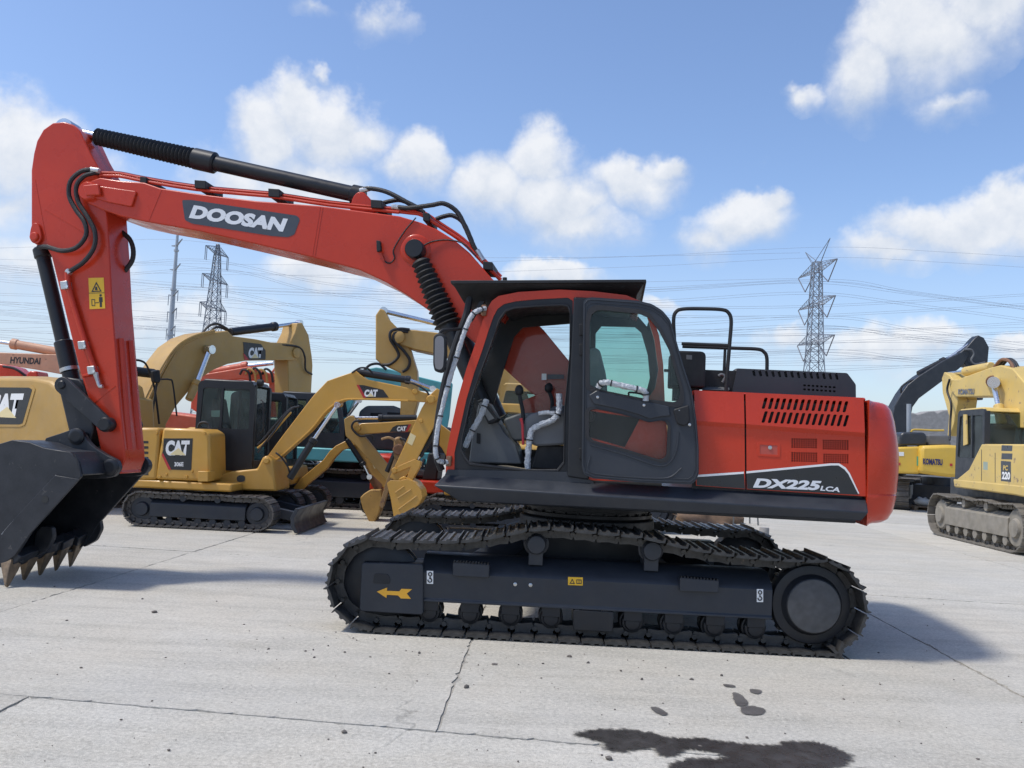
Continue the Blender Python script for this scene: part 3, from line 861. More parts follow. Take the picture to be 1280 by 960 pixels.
# folded-back door
dout = [(729, 377), (733, 372.5), (740, 371.5), (797, 375.5), (815, 380), (828, 388), (838, 400), (845, 424), (855, 459), (865, 489), (871, 527), (873.5, 560), (873.5, 592), (870, 601), (864, 605.5), (800, 603), (741, 598), (730, 593), (727, 583)]
wu = [(734.5, 483), (734.5, 402), (737.5, 390), (743, 385.5), (750, 384.5), (800, 389.5), (812, 395), (825, 412), (838, 437), (852, 486), (853, 497), (850, 504), (844, 506), (812, 502.5), (745, 489)]
wl = [(733.5, 516), (736, 511), (743, 510), (775, 516.5), (800, 523.5), (812, 527.5), (828, 525), (834, 526.5), (836.5, 533), (835, 570), (831, 575), (824, 576), (783, 563), (739, 551), (734, 546)]
YD = -1.45
g = G().holed(rounded(U.pts(dout, YD), .02), [rounded(U.pts(wu, YD), .012), rounded(U.pts(wl, YD), .012)], YD, YD + .045)
dr = mk('cab_door', g, BODYBLK, ex, U, label='black cab door folded back flat against the cab')
def gasket(L, s, nm):
    cx_ = sum(a for a, b in L) / len(L); cy_ = sum(b for a, b in L) / len(L)
    a = [(cx_ + (x - cx_) * (1 + s), cy_ + (y_ - cy_) * (1 + s * 1.2)) for x, y_ in L]; b = [(cx_ + (x - cx_) * (1 - s), cy_ + (y_ - cy_) * (1 - s * 1.2)) for x, y_ in L]
    mk(nm, G().holed(rounded(U.pts(a, YD), .012), [rounded(U.pts(b, YD), .012)], YD - .008, YD + .006), RUB, dr, U, .003)
gasket(wu, .045, 'window_gasket'); gasket(wl, .045, 'window_gasket')
mk('window_pane', G().prism(U.pts(wu, YD), YD + .018, YD + .023), GLST, dr, U)
mk('window_pane', G().prism(U.pts(wl, YD), YD + .018, YD + .023), GLSC, dr, U)
# outer rim bead and pressed panel lines
cl = U.pts(dout, YD)
for s in (.975, .94):
    cx_, cy_ = 800, 492
    L = [(cx_ + (x - cx_) * s, cy_ + (y_ - cy_) * s, YD - .002) for x, y_ in dout]
    mk('door_rim', G().tube(U.px3(L + [L[0]]), .007 if s > .95 else .004, 6, 0), BODYBLK, dr, U)
mk('panel_crease', G().tube(U.px3([(738, 556, YD), (780, 568, YD), (822, 582, YD), (838, 577, YD), (846, 560, YD), (848, 540, YD)]), .008, 6, 6), BODYBLK, dr, U)
mk('panel_crease', G().tube(U.px3([(738, 570, YD), (735, 585, YD), (745, 592, YD), (800, 597, YD), (835, 597, YD), (852, 585, YD)]), .007, 6, 6), BODYBLK, dr, U)
g = G().prism(rounded(U.pts([(746, 488), (812, 503), (836, 508), (838, 520), (826, 521), (812, 524), (800, 519), (776, 512), (742, 505), (736, 494)], YD), .01), YD - .02, YD + .002)
mk('door_crossbar', g, BODYBLK, dr, U, .008)
g = G().prism(rounded(U.pts([(841, 512), (861, 506), (862, 527), (856, 533), (846, 530)], YD), .02), YD - .03, YD)
mk('latch_cover', g, BLKM, dr, U, .01)
g = G().tube(U.px3([(786, 494, YD - .02), (787, 490.5, YD - .035), (803, 493, YD - .035), (806, 500, YD - .02)]), .008, 6, 4)
mk('door_handle', g, BLKM, dr, U)
g = G()
for px, py in ((747, 496.5), (805, 506.5), (849, 513), (862, 531)):
    x, z = U.p(px, py, YD - .02); g.lathe((x, YD - .015, z), (0, -1, 0), [(0, .012), (.012, .012), (.015, .006), (.015, 0)], 10)
mk('screw', g, ZINC, dr, U)

def wrapped(L, r, ties, nm, parent=ex, y=None):
    P = catmull(U.px3(L), 8)
    rnd = random.Random(len(L) * 7 + int(L[0][0]))
    o = mk(nm, G().tube(P, r, 10, 0, wob=lambda i, j: 1 + .16 * rnd.uniform(-1, 1)), WRAP, parent, U)
    n = len(P)
    for k in range(ties):
        i = int((k + .5) / ties * (n - 1)); a = P[i]; d = (P[min(i + 1, n - 1)] - P[max(i - 1, 0)]).normalized()
        mk('cable_tie', G().cyl(a - d * .006, a + d * .006, r * 1.22, 10), DECAL, o if parent is ex else parent, U)
    return o
wrapped([(748, 484, YD - .03), (751, 479.5, YD - .05), (758, 478, YD - .06), (769, 480, YD - .06), (790, 485, YD - .06), (803, 488, YD - .05), (807, 492, YD - .04), (807, 501, YD - .03)], .024, 4, 'wrapped_grab_handle', dr)
wrapped([(606, 385.5, -1.34), (597, 388.5, -1.42), (590, 394, -1.44), (582, 411.5, -1.44), (572.5, 440, -1.44), (564, 468, -1.44), (555.5, 499, -1.44), (548, 532, -1.44), (544.5, 560, -1.44), (546, 572, -1.43), (551, 577, -1.40), (560, 577.5, -1.33)], .021, 9, 'wrapped_grab_rail')
g = G()
for px, py in ((605, 388), (561, 577)):
    g.prism(rounded(U.pts([(px - 3, py - 7), (px + 3, py - 7), (px + 2, py + 6), (px - 4, py + 6)], -1.35), .01), -1.352, -1.30)
mk('rail_bracket', g, RUST, ex, U, .004)
# black guard bar beside the front pillar
mk('guard_bar', G().tube(U.px3([(587, 371, -1.20), (583, 393, -1.22), (570, 430, -1.22), (556, 478, -1.22), (547, 530, -1.22), (545, 566, -1.22), (552, 588, -1.2)]), .032, 8, 5), BLKM, ex, U)
# mirror
q = rounded(U.pts([(541.5, 421), (545, 417), (552, 416), (557, 420), (557.5, 440), (556, 462), (551, 466), (543, 464), (541, 455)], -1.55), .02)
mi = mk('mirror', G().prism(q, -1.55, -1.47), BLKM, ex, U, .012)
cx_, cy_ = 549.3, 441
mk('mirror_pane', G().prism([((x - U.p(cx_, cy_, -1.55)[0]) * .72 + U.p(cx_, cy_, -1.55)[0], (z - U.p(cx_, cy_, -1.55)[1]) * .86 + U.p(cx_, cy_, -1.55)[1]) for x, z in q], -1.554, -1.549), MIRR, mi, U)
mk('mirror_arm', G().tube(U.px3([(549, 418, -1.5), (553, 413, -1.48), (565, 412, -1.4), (576, 411, -1.3)]), .014, 8, 4), BLKM, mi, U)

# roof visor tray
q0 = U.pts([(563.5, 351), (807.5, 349.8), (808, 353.5), (564, 355)], -1.34)
g = G().prism(q0, -1.36, -.30)
rv = mk('roof_guard', g, BLKM, ex, U, .004)
A = U.pts([(566, 355), (805, 354)], -1.34); B = U.pts([(578, 378), (796, 371.5)], -1.25)
g = G()
g.hull8([(A[0][0], -1.34, A[0][1]), (A[1][0], -1.34, A[1][1]), (A[1][0], -.32, A[1][1]), (A[0][0], -.32, A[0][1]), (B[0][0], -1.18, B[0][1] + .01), (B[1][0], -1.18, B[1][1] + .03), (B[1][0], -.45, B[1][1] + .03), (B[0][0], -.45, B[0][1] + .01)])
mk('guard_pan', g, BLKM, rv, U, .004)
mk('guard_bolt', G().cyl(U.P(631, 352, -1.3), U.P(631, 347, -1.3), .02, 8), BLKM, rv, U)
g = G().prism(U.pts([(600, 377), (606, 377), (590, 402), (584, 402)], -1.22), -1.24, -1.20)
mk('guard_bracket', g, BLKM, rv, U)

# ---- cab interior
fx0, fz = U.p(566, 590, -1.28); fx1 = U.p(832, 600, -1.28)[0]
mk('cab_floor', G().box(fx0 + .02, fx1 - .03, -1.27, -.36, fz - .03, fz + .01), GREYI, cab, U)
def inter(nm, L, y0, y1, m, bev=.012, r=.02):
    return mk(nm, G().prism(rounded(U.pts(L, y0), r), y0, y1), m, ex, U, bev)
inter('control_console', [(655, 524), (665, 516), (700, 512), (707, 514), (707, 556), (668, 558), (656, 548)], -1.08, -.92, GREYI, .02, .04)
inter('control_console', [(628, 524), (650, 516), (700, 516), (705, 546), (640, 552)], -.62, -.45, GREYI, .02, .04)
inter('front_panel', [(586, 578), (590, 545), (598, 505), (608, 502), (618, 520), (630, 540), (645, 556), (652, 580)], -.78, -.40, GREYI, .02, .02)
mo = inter('monitor', [(596, 501), (603, 498.5), (623, 523), (618, 528), (610, 530)], -.95, -.72, BLKM, .01, .01)
mk('screen_bezel', G().prism(U.pts([(598, 504), (602, 502.5), (618, 523), (611, 526)], -.952), -.955, -.95), GREYI, mo, U)
inter('under_seat_box', [(672, 556), (707, 557), (712, 588), (664, 586)], -1.02, -.5, BLKM, .02)
g = G().prism(rounded(U.pts([(690, 508), (735, 506), (744, 514), (742, 528), (692, 530), (684, 520)], -.9), .05), -.98, -.58)
st = mk('seat', g, SEAT, ex, U, .03, 3)
g = G().prism(rounded(U.pts([(733, 440), (742, 434), (750, 438), (758, 470), (760, 510), (742, 514), (735, 490)], -.95), .05), -1.0, -.56)
mk('backrest', g, mat('light_seat_cover', (.22, .23, .235), .8, var=.12, scale=14, bump=.3, bscale=30), st, U, .03, 3)
g = G().tube(U.px3([(655, 530, -.98), (653, 512, -.98), (649, 492, -.98)]), .018, 8, 4).ball(U.P(649, 488, -.98), .04, .035, .05)
mk('joystick', g, BLKM, ex, U)
g = G().tube(U.px3([(690, 513, -.55), (690, 500, -.55), (686, 488, -.55)]), .018, 8, 4).ball(U.P(686, 485, -.55), .04, .035, .05)
mk('joystick', g, BLKM, ex, U)
mk('safety_lever', G().tube(U.px3([(651, 523, -1.1), (653, 532, -1.1), (654, 556, -1.1)]), [.018, .014, .012], 8, 3), mat('lever_red', (.5, .03, .04), .4), ex, U)
wrapped([(608, 500, -1.12), (605, 508, -1.14), (600, 521, -1.14), (590.5, 538, -1.14), (581, 559, -1.14)], .026, 2, 'wrapped_lever')
wrapped([(699, 492, -1.14), (699, 510, -1.14), (697, 518, -1.14), (691, 525, -1.14), (676, 531, -1.14), (665, 538, -1.14), (662, 550, -1.14), (660, 570, -1.14), (659, 588, -1.14)], .027, 2, 'wrapped_handrail')
wrapped([(673, 517, -1.13), (683, 515.5, -1.13), (693, 517, -1.13)], .018, 0, 'wrapped_switch')
flat('info_sticker', [(677, 467), (683, 467), (683, 475), (677, 475)], WHITE, cab, U, YF + .006, .002)
flat('info_sticker', [(684, 468), (705, 468), (705, 473.5), (684, 474)], DECALG, cab, U, YF + .006, .002)
flat('socket_plate', [(596, 541), (600.5, 542), (600, 555), (595.5, 554)], BLKM, ex, U, -.785, .006)
g = G().tube(U.px3([(588, 581, -1.2), (605, 585, -1.15), (630, 583, -1.18), (657, 587, -1.2)]), .010, 6, 5)
mk('loose_cable', g, mat('cable_tan', (.32, .25, .15), .7), ex, U)

# ---- boom
YB = -.28
bt = [(113, 226), (125, 222), (152, 226), (180, 228), (200, 235), (250, 242.5), (320, 251), (398, 257), (449, 263.5), (499, 270), (526, 278), (547, 287), (568, 300), (587, 316), (613, 346), (640, 373), (680, 413), (712, 452)]
bb = [(722, 480), (715, 505), (695, 512), (660, 488), (617, 449), (575, 413), (539, 390), (512, 371), (483, 353), (449, 337), (388, 321), (320, 305), (250, 289), (182, 277), (150, 270), (125, 261), (110, 254), (103, 245), (104, 233)]
q = U.pts(bt + bb, YB)
boom = mk('boom', G().prism(q, YB, -YB), RED, ex, U, .012, 2)
def ribbon(L, w, y, m, nm, parent, r=.006):
    return mk(nm, G().tube(U.px3([(a, b, y) for a, b in L]), r, 5, 0), m, parent, U)
ribbon([(400.5, 258.5), (390.5, 320)], 1, YB, RED, 'weld_seam', boom, .0035)
ribbon([(403.5, 259), (393.5, 320.5)], 1, YB, RED, 'weld_seam', boom, .004)
ribbon([(202, 237), (186, 276)], 1, YB, RED, 'weld_seam', boom, .0035)
x, z = U.p(519, 312, YB)
mk('pivot_boss', G().lathe((x, YB + .01, z), (0, -1, 0), [(0, .165), (.012, .155), (.02, .14), (.02, .11), (.03, .10), (.03, .0)], 32), RED, boom, U)
x, z = U.p(112, 240, YB)
mk('stick_pivot', G().lathe((x, -.34, z), (0, 1, 0), [(0, .0), (0, .085), (.015, .10), (.10, .115), (.58, .115), (.665, .10), (.68, .085), (.68, 0)], 28), RED, boom, U)
mk('ear_plate', G().prism(rounded(U.pts([(122, 233), (130, 234), (172, 240), (166, 259), (135, 253), (120, 248)], YB), .02), YB - .028, YB), RED, boom, U, .006)
mk('pin_keeper', G().prism(rounded(U.pts([(108, 234), (128, 232), (130, 246), (112, 247)], YB), .02), YB - .075, YB - .03), RED, boom, U, .01)
mk('cylinder_lug', G().prism(rounded(U.pts([(437, 264), (441, 247), (447, 240), (455, 240), (463, 249), (472, 266)], -.12), .03), -.13, .13), RED, boom, U, .008)
dcl = flat('name_decal', [(227.5, 250), (240, 250), (371, 269.5), (375, 274), (368, 293), (360, 296.5), (340, 295), (240, 279.5), (231, 275)], DECALG, boom, U, YB - .003, .002, .02)
px_text('lettering', 'DOOSAN', SILV, dcl, U, (236, 272.5), (353.5, 290), (242.5, 256.3), YB - .003, bold=.06, spacing=1.0, off=.002)

# pipes, clamps and hoses along the boom
pp = [(125, 216), (150, 217), (180, 223), (245, 233.5), (320, 240.5), (345, 243), (411, 253), (470, 259), (499, 262)]
for dy, y in ((0, -.16), (3.5, -.22), (-1, .05), (-1, .12)):
    mk('hydraulic_pipe', G().tube(U.px3([(a, b + dy, y) for a, b in pp]), .017, 8, 3), RED, boom, U)
pp = [(494, 264), (512, 266), (528, 269), (552, 284.5), (579, 303), (603, 327), (626, 350)]
for dy, y in ((0, -.12), (0, -.2), (-4, .1)):
    mk('hydraulic_pipe', G().tube(U.px3([(a, b + dy, y) for a, b in pp]), .020, 8, 4), RED, boom, U)
for a, b, c in ((251, 229.5, 7), (343, 240, 7), (471, 254, 7), (180, 225, 4), (610, 331, 6), (533, 270, 4)):
    q = U.pts([(a - c, b - 4), (a + c, b - 3), (a + c, b + 7), (a - c, b + 6)], -.24)
    mk('pipe_clamp', G().prism(q, -.26, .16), BLKM, boom, U, .006)
def hose(L, r=.024, parent=boom, nm='hydraulic_hose', m=RUB):
    P = catmull(U.px3(L), 7)
    return mk(nm, G().tube(P, r, 8, 0, wob=lambda i, j: 1 + .05 * (i % 2)), m, parent, U)
def ferrule(a, b, y, r=.028, parent=boom):
    mk('hose_fitting', G().cyl(U.P(*a, y), U.P(*b, y), r, 10), ZINC, parent, U)
hose([(497, 259, -.2), (512, 260, -.24), (539, 256.5, -.24), (555, 254.5, -.22), (571, 264.5, -.2), (581.5, 283.6, -.2), (592, 307.5, -.2), (598, 318, -.2)])
hose([(450, 241, -.08), (456, 236, -.1), (470, 236.5, -.12), (486, 241, -.14), (507, 252, -.14), (527, 264, -.12)])
hose([(478, 254, .06), (490, 251, .05), (502, 250.5, .05), (519, 258, .05), (530, 266, .05)])
hose([(545, 274, .1), (555, 270.5, .1), (566, 269.5, .1), (579, 278.5, .1), (590, 302, .1)])
ferrule((490, 258.5), (502, 260), -.2); ferrule((596, 313), (604, 326), -.2); ferrule((450, 239), (462, 235.5), -.1)
hose([(526, 309, YB - .03), (540, 302, YB - .02), (560, 300, YB - .01), (580, 305, YB - .01), (595, 320, YB - .01)], .007)
hose([(520, 272, YB - .01), (505, 290, YB - .01), (492, 312, YB - .01), (493, 323, YB - .01), (486, 329, YB - .01), (476, 323, YB - .02)], .007)
mk('work_lamp', G().prism(rounded(U.pts([(472.5, 302), (477.5, 303), (478.5, 315), (473, 316.5)], YB), .01), YB - .07, YB - .02), BLKM, boom, U, .008)
mk('lamp_bracket', G().prism(U.pts([(473, 316), (477, 315), (482, 328), (478, 326)], YB), YB - .03, YB), RED, boom, U)

# arm cylinder above the boom
A = U.P(452, 245, 0); B = U.P(86, 163, 0)
def along(A, B, px, py, y=0):
    p_ = U.P(px, py, y); return A + (B - A) * ((p_ - A).dot(B - A) / (B - A).length_squared)
c1 = along(A, B, 262, 203); c0 = along(A, B, 242, 197)
ac_ = mk('arm_cylinder', G().cyl(A, c1, .082, 24, .01).cyl(along(A, B, 270, 205), c0, .115, 24, .02).cyl(A - (B - A).normalized() * .03, A + (B - A).normalized() * .12, .10, 20, .02), BLK, ex, U)
def bellows(A, B, r0, r1, n, amp, nm, parent, k=14):
    L = (B - A).length; pr = [(0, r0 * .7)]
    for i in range(n):
        t = i / n; r = r0 + (r1 - r0) * t
        pr += [(L * t, r * (1 - amp)), (L * (t + .5 / n), r * (1 + amp))]
    pr.append((L, r1 * .7))
    return mk(nm, G().lathe(A, B - A, pr, k), BLKM, parent, U, angle=20)
bellows(c0, along(A, B, 120, 170), .10, .085, 26, .12, 'rod_gaiter', ac_)
mk('cylinder_rod', G().cyl(along(A, B, 125, 172), B, .05, 14).lathe(B + Vector((0, -.1, 0)), (0, 1, 0), [(0, .1), (.2, .1)], 20), STEEL, ac_, U)

# ---- boom cylinders
for sy, nm in ((-1, 0), (1, 1)):
    y = sy * .42
    A = U.P(519, 312, -.42); B = U.P(561, 408, -.42); C_ = U.P(588, 470, -.42)
    A.y = B.y = C_.y = y
    d = (B - A).normalized(); F = Vector((-1.42, y, 1.42))
    g = G().cyl(B + d * .02, B + d * .95, .085, 20, .01).cyl(B - d * .02, B + d * .06, .105, 20, .01)
    bc = mk('boom_cylinder', g, BLK, ex, U)
    bellows(A + d * .12, B, .085, .125, 13, .16, 'rod_gaiter', bc, 18)
    mk('rod_eye', G().lathe(A + Vector((0, -.07 if sy < 0 else .07, 0)), (0, 1 if sy < 0 else -1, 0), [(0, .07), (.0, .085), (.02, .095), (.14, .095), (.16, .08), (.2, .07)], 24), BLK, bc, U)

# ---- stick (dipper arm)
YA = -.20
sp_ = [(42, 192), (46, 176), (54, 162), (66, 153.5), (80, 152), (92, 156), (100, 164), (112, 190), (124, 211), (133, 236), (133, 262), (136.5, 310), (140, 380), (144.5, 435), (150.5, 510), (155.5, 560), (168, 574), (170, 581), (165, 588), (152, 592), (140, 592), (129, 580), (126, 565), (120, 536), (114.5, 510), (100.5, 467), (75.5, 366), (64, 320), (57, 307), (49, 308), (40.5, 303), (39, 290), (39, 213)]
sp_ = [p_ for p_ in sp_ if p_ not in ((168, 574), (170, 581), (165, 588))]
sp_[sp_.index((155.5, 560)) + 1:sp_.index((155.5, 560)) + 1] = [(156, 575), (151, 588)]
q = U.pts(sp_, YA)
stick = mk('stick', G().prism(q, YA, -YA), RED, ex, U, .012)
ribbon([(56, 262), (107, 292), (133, 309)], 1, YA, RED, 'weld_seam', stick, .0035)
ribbon([(115, 506), (145, 482)], 1, YA, RED, 'weld_seam', stick, .0035)
ribbon([(44, 225), (58, 300)], 1, YA, RED, 'weld_seam', stick, .004)
x, z = U.p(46, 297, YA)
mk('cylinder_boss', G().prism(smooth2(U.pts([(42, 283), (47, 279.5), (51.5, 284), (54, 297), (50, 304.5), (43, 304), (39.5, 297)], YA), 4, True), YA - .035, YA).lathe((x, YA - .06, z), (0, 1, 0), [(0, .04), (.01, .05), (.05, .05)], 16), RED, stick, U, .006)
# raised ribs on the face towards the cab
for f0 in (.25, .72):
    L = []
    for px, py in ((144, 422), (147.5, 470), (151, 520), (154.5, 562)):
        a = U.p(px, py, YA); L.append((a[0] + .004, YA + (-2 * YA) * f0, a[1]))
    mk('stiffening_rib', G().tube(L, .035, 8, 3), RED, stick, U)
wd = flat('warning_decal', [(110.5, 347.5), (129.5, 347), (131.5, 385.5), (112, 386.5)], YEL, stick, U, YA - .003, .002)
g = G()
P = U.pts([(114, 365), (120.3, 352), (127, 364.5)], YA - .005); Q = U.pts([(116.2, 363.6), (120.4, 355), (124.9, 363.4)], YA - .005)
g.holed(P, [Q], YA - .0045, YA - .003)
g.prism(U.pts([(118.8, 363), (119.4, 358.5), (121.5, 358.3), (122.3, 362.8)], YA), YA - .0045, YA - .003)
g.prism(U.pts([(111.3, 366.2), (130.6, 365.7), (130.6, 366.4), (111.3, 366.9)], YA), YA - .0045, YA - .003)
g.holed(U.pts([(114.5, 374), (119, 374), (119.3, 382.5), (114.8, 382.5)], YA), [U.pts([(115.4, 375), (118.2, 375), (118.5, 381.6), (115.7, 381.6)], YA)], YA - .0045, YA - .003)
g.prism(U.pts([(119.5, 378), (124, 377.8), (124, 378.7), (119.5, 378.9)], YA), YA - .0045, YA - .003)
g.prism(U.pts([(124, 371.5), (128.3, 371.3), (128.6, 377.5), (127.6, 377.5), (127.8, 384), (125, 384), (124.8, 377.5), (124.1, 377.5)], YA), YA - .0045, YA - .003)
x, z = U.p(126, 369.3, YA); g.lathe((x, YA - .003, z), (0, -1, 0), [(0, .014), (.0015, .014)], 10)
mk('warning_symbol', g, DECAL, wd, U)
hose([(120, 212.5, -.22), (112, 212, -.26), (100, 215, -.28), (88, 227, -.28), (86.5, 245, -.27), (95, 262.5, -.27), (105.5, 277.5, -.27), (107.5, 294, -.27), (96, 309, -.27), (78, 313.5, -.27), (58, 308.5, -.24), (48, 309, -.2)], .024, stick)
hose([(124, 215.5, -.22), (114, 217, -.26), (104, 221, -.28), (95.5, 233, -.28), (98, 252.5, -.27), (110, 272, -.27), (118.5, 290, -.27), (117.5, 309, -.27), (105, 327, -.26), (86, 340, -.24)], .024, stick)
hose([(152, 290, .1), (162, 299, .1), (166.5, 312, .1), (165, 326, .1), (156, 339, .1)], .026, stick)
ferrule((113, 212), (124, 213.5), -.25, .028, stick); ferrule((84, 338), (88, 342), -.24, .03, stick)
mk('stick_pipe', G().tube(U.px3([(84, 341, YA - .04), (86, 360, YA - .04), (97, 398, YA - .04), (108, 432, YA - .04), (118, 460, YA - .04), (121, 468, YA - .04)]), .028, 10, 3), RED, stick, U)
mk('pipe_bracket', G().tube(U.px3([(104, 470, YA - .01), (117, 467, YA - .02)]), .016, 6), RED, stick, U)
for a, b in ((85.5, 358.5), (107.5, 433), (119, 464)):
    q = U.pts([(a - 5, b - 5), (a + 4, b - 6), (a + 5.5, b + 4), (a - 3.5, b + 5)], YA)
    c = mk('pipe_clamp', G().prism(rounded(q, .008), YA - .085, YA), ZINC, stick, U, .006)
    x, z = U.p(a - 1, b, YA - .08); mk('clamp_bolt', G().lathe((x, YA - .085, z), (0, -1, 0), [(0, .016), (.012, .016), (.012, 0)], 6), STEEL, c, U)
mk('pipe_fitting', G().tube(U.px3([(119.5, 466, YA - .05), (122, 476, YA - .05), (125, 483, YA - .05), (128.5, 482.5, YA - .05)]), [.03, .026, .022, .02], 8, 3), ZINC, stick, U)

# bucket cylinder in front of the stick
A = U.P(52, 312, 0); B = U.P(87, 462, 0); d = (B - A).normalized()
kc = mk('bucket_cylinder', G().cyl(A, B, .075, 20, .01).cyl(A - d * .02, A + d * .1, .09, 20, .015).cyl(B - d * .32, B, .095, 20, .01), BLK, ex, U)
mk('cylinder_ring', G().cyl(B - d * .02, B + d * .02, .098, 20), ZINC, kc, U)
mk('cylinder_gland', G().cyl(B + d * .02, B + d * .16, .085, 20, .01), BLK, kc, U)
mk('cylinder_rod', G().cyl(B + d * .1, B + d * .25, .05, 14), STEEL, kc, U)
# link arms
def bar(P0, P1, r0, r1, y0, y1, nm, m=BUCK, parent=ex):
    a, b = Vector(U.p(*P0, y0)), Vector(U.p(*P1, y0)); d = (b - a).normalized(); nn = Vector((-d.y, d.x)); q = []
    for i in range(9):
        t = math.pi / 2 + math.pi * i / 8; q.append(a + (d * math.cos(t) + nn * math.sin(t)) * r0)
    for i in range(9):
        t = -math.pi / 2 + math.pi * i / 8; q.append(b + (d * math.cos(t) + nn * math.sin(t)) * r1)
    return mk(nm, G().prism([(v.x, v.y) for v in q], y0, y1), m, parent, U, .008)
for y0, y1 in ((-.29, -.235), (.235, .29)):
    bar((77, 481), (131, 531), .085, .075, y0, y1, 'link_arm')
    x, z = U.p(131, 530.5, -.3); mk('link_pin', G().lathe((x, -.33 if y0 < 0 else .33, z), (0, 1 if y0 < 0 else -1, 0), [(0, .03), (.0, .06), (.02, .075), (.12, .075)], 20), BLK, ex, U)
g = G().prism(U.pts([(72, 478), (80, 471), (99, 474), (106, 482), (118, 536), (112, 556), (96, 560), (88, 545)], -.15), -.16, .16)
mk('bucket_link', g, BUCK, ex, U, .015)
x, z = U.p(76, 481, -.3); mk('link_pin', G().cyl((x, -.31, z), (x, .31, z), .045, 16, .01), BLK, ex, U)

# ---- bucket
YN, YFB = -.78, .42
sidep = [(101, 596), (96, 574), (87, 565), (70, 562.5), (55, 560), (37, 553), (15, 550), (-5, 556), (-30, 570), (-52, 595), (-62, 630), (-56, 665), (-40, 692), (-20, 706), (4, 707), (20, 695), (38, 666)]
sq = U.pts(sidep, YN)
g = G().prism(sq, YN, YN + .035)
bk = mk('bucket', g, BUCK, ex, U, .006, label='black digging bucket with bare steel teeth')
mk('side_plate', G().prism(sq, YFB - .035, YFB), BUCK, bk, U, .006)
# curved shell between the side plates
arc = sq[1:14]
def shell(P, th, y0, y1):
    g = G(); n = len(P); V = []
    C0 = Vector(U.p(30, 630, YN))
    for a in P:
        v = Vector(a); inn = v + (C0 - v).normalized() * th
        V += [(v.x, y0, v.y), (v.x, y1, v.y), (inn.x, y1, inn.y), (inn.x, y0, inn.y)]
    F = [(i * 4 + j, i * 4 + (j + 1) % 4, (i + 1) * 4 + (j + 1) % 4, (i + 1) * 4 + j) for i in range(n - 1) for j in range(4)]
    F += [(0, 1, 2, 3), tuple(range(4 * n - 4, 4 * n))]
    return g.add(V, F)
top_arc = [U.p(101, 593, YN), U.p(97, 577, YN)] + sq[2:15]
mk('bucket_shell', shell(top_arc, .03, YN + .036, YFB - .036), BUCK, bk, U)
# wear strip and weld on the near side plate
mk('wear_strip', G().prism(U.pts([(100, 599), (38, 668), (20, 694), (4, 706), (-8, 700), (6, 664), (24, 643), (70, 594)], YN), YN - .018, YN), BUCK, bk, U, .004)
mk('weld_bead', G().tube(U.px3([(70, 594, YN - .01), (24, 643, YN - .01), (2, 668, YN - .01)]), .006, 5), mat('weld_grey', (.22, .23, .24), .5), bk, U)
mk('weld_bead', G().tube(U.px3([(93, 566, YN - .004), (98, 578, YN - .004), (100.5, 595, YN - .004)]), .006, 5, 3), BUCK, bk, U)
x, z = U.p(58, 624, YN); mk('bolt_hole', G().lathe((x, YN - .022, z), (0, 1, 0), [(0, .035), (.02, .035)], 14), DECAL, bk, U)
for sy in (-1, 1):
    sc_ = U.pts([(16, 672), (24, 662), (38, 662), (40, 676), (32, 692), (14, 702)], YN)
    mk('side_cutter', G().prism(rounded(sc_, .03), sy * YFB - .03, sy * YFB + .03), BUCK, bk, U, .006)
# hinge ears
ear = [(60, 560), (58, 548), (80, 541), (95, 535.5), (107, 544), (112, 552), (118, 558), (135, 569), (148, 575), (151.5, 585), (145, 595), (132, 598), (101, 598), (96, 572)]
for y0, y1 in ((-.33, -.26), (.26, .33)):
    mk('hinge_ear', G().prism(rounded(U.pts(ear, -.3), .03), y0, y1), BUCK, bk, U, .006)
    for px, py in ((96, 545.5), (138, 584)):
        x, z = U.p(px, py, -.33); s = -1 if y0 < 0 else 1
        mk('hinge_pin', G().lathe((x, s * .36, z), (0, -s, 0), [(0, .05), (.0, .06), (.015, .085), (.06, .085)], 20), BLK, bk, U)
x, z = U.p(96, 545.5, -.3); x2, z2 = U.p(138, 584, -.3)
mk('pin_tube', G().cyl((x, -.3, z), (x, .3, z), .05, 16).cyl((x2, -.3, z2), (x2, .3, z2), .06, 16), BLK, bk, U)
# lip with five teeth
A_ = [U.P(*q, YN + .004) for q in ((-6, 708), (16, 689), (27, 696), (10, 712))]
B_ = [U.P(*q, YFB - .004) for q in ((88, 677), (97, 661), (104, 667), (97, 682))]
g = G(); loft(g, A_, B_); mk('cutting_lip', g, BUCK, bk, U, .008)
tips = [U.gnd(*q, .010) for q in ((8, 733.5), (30, 725), (50, 719), (70, 713), (88, 708))]
for k in range(5):
    t_ = k / 4; tip = tips[k]
    base = U.P(15, 697, YN + .08).lerp(U.P(97, 670, YFB - .08), t_)
    dd_ = (tip - base); L = dd_.length; dd_ = dd_.normalized(); side = Vector((0, 1, 0)); side = (side - dd_ * side.dot(dd_)).normalized(); n2 = dd_.cross(side)
    rings = [(-.12, .085, .075), (.14, .085, .07), (.17, .072, .062), (.42, .062, .046), (.68, .043, .028), (.92, .025, .014), (1.0, .018, .008)]
    V = []
    for s, hw, hh in rings:
        c = base + dd_ * (L * s)
        for sy, sn in ((-1, -1), (1, -1), (1, 1), (-1, 1)): V.append(c + side * (hw * sy) + n2 * (hh * sn))
    quad = lambda n: [(i * 4 + j, i * 4 + (j + 1) % 4, (i + 1) * 4 + (j + 1) % 4, (i + 1) * 4 + j) for i in range(n - 1) for j in range(4)] + [(0, 1, 2, 3), tuple(range(4 * n - 4, 4 * n))]
    mk('tooth_adapter', G().add(V[:12], quad(3)), BUCK, bk, U, .010)
    th_ = mk('bucket_tooth', G().add(V[8:], quad(5)), TOOTH, bk, U, .008)
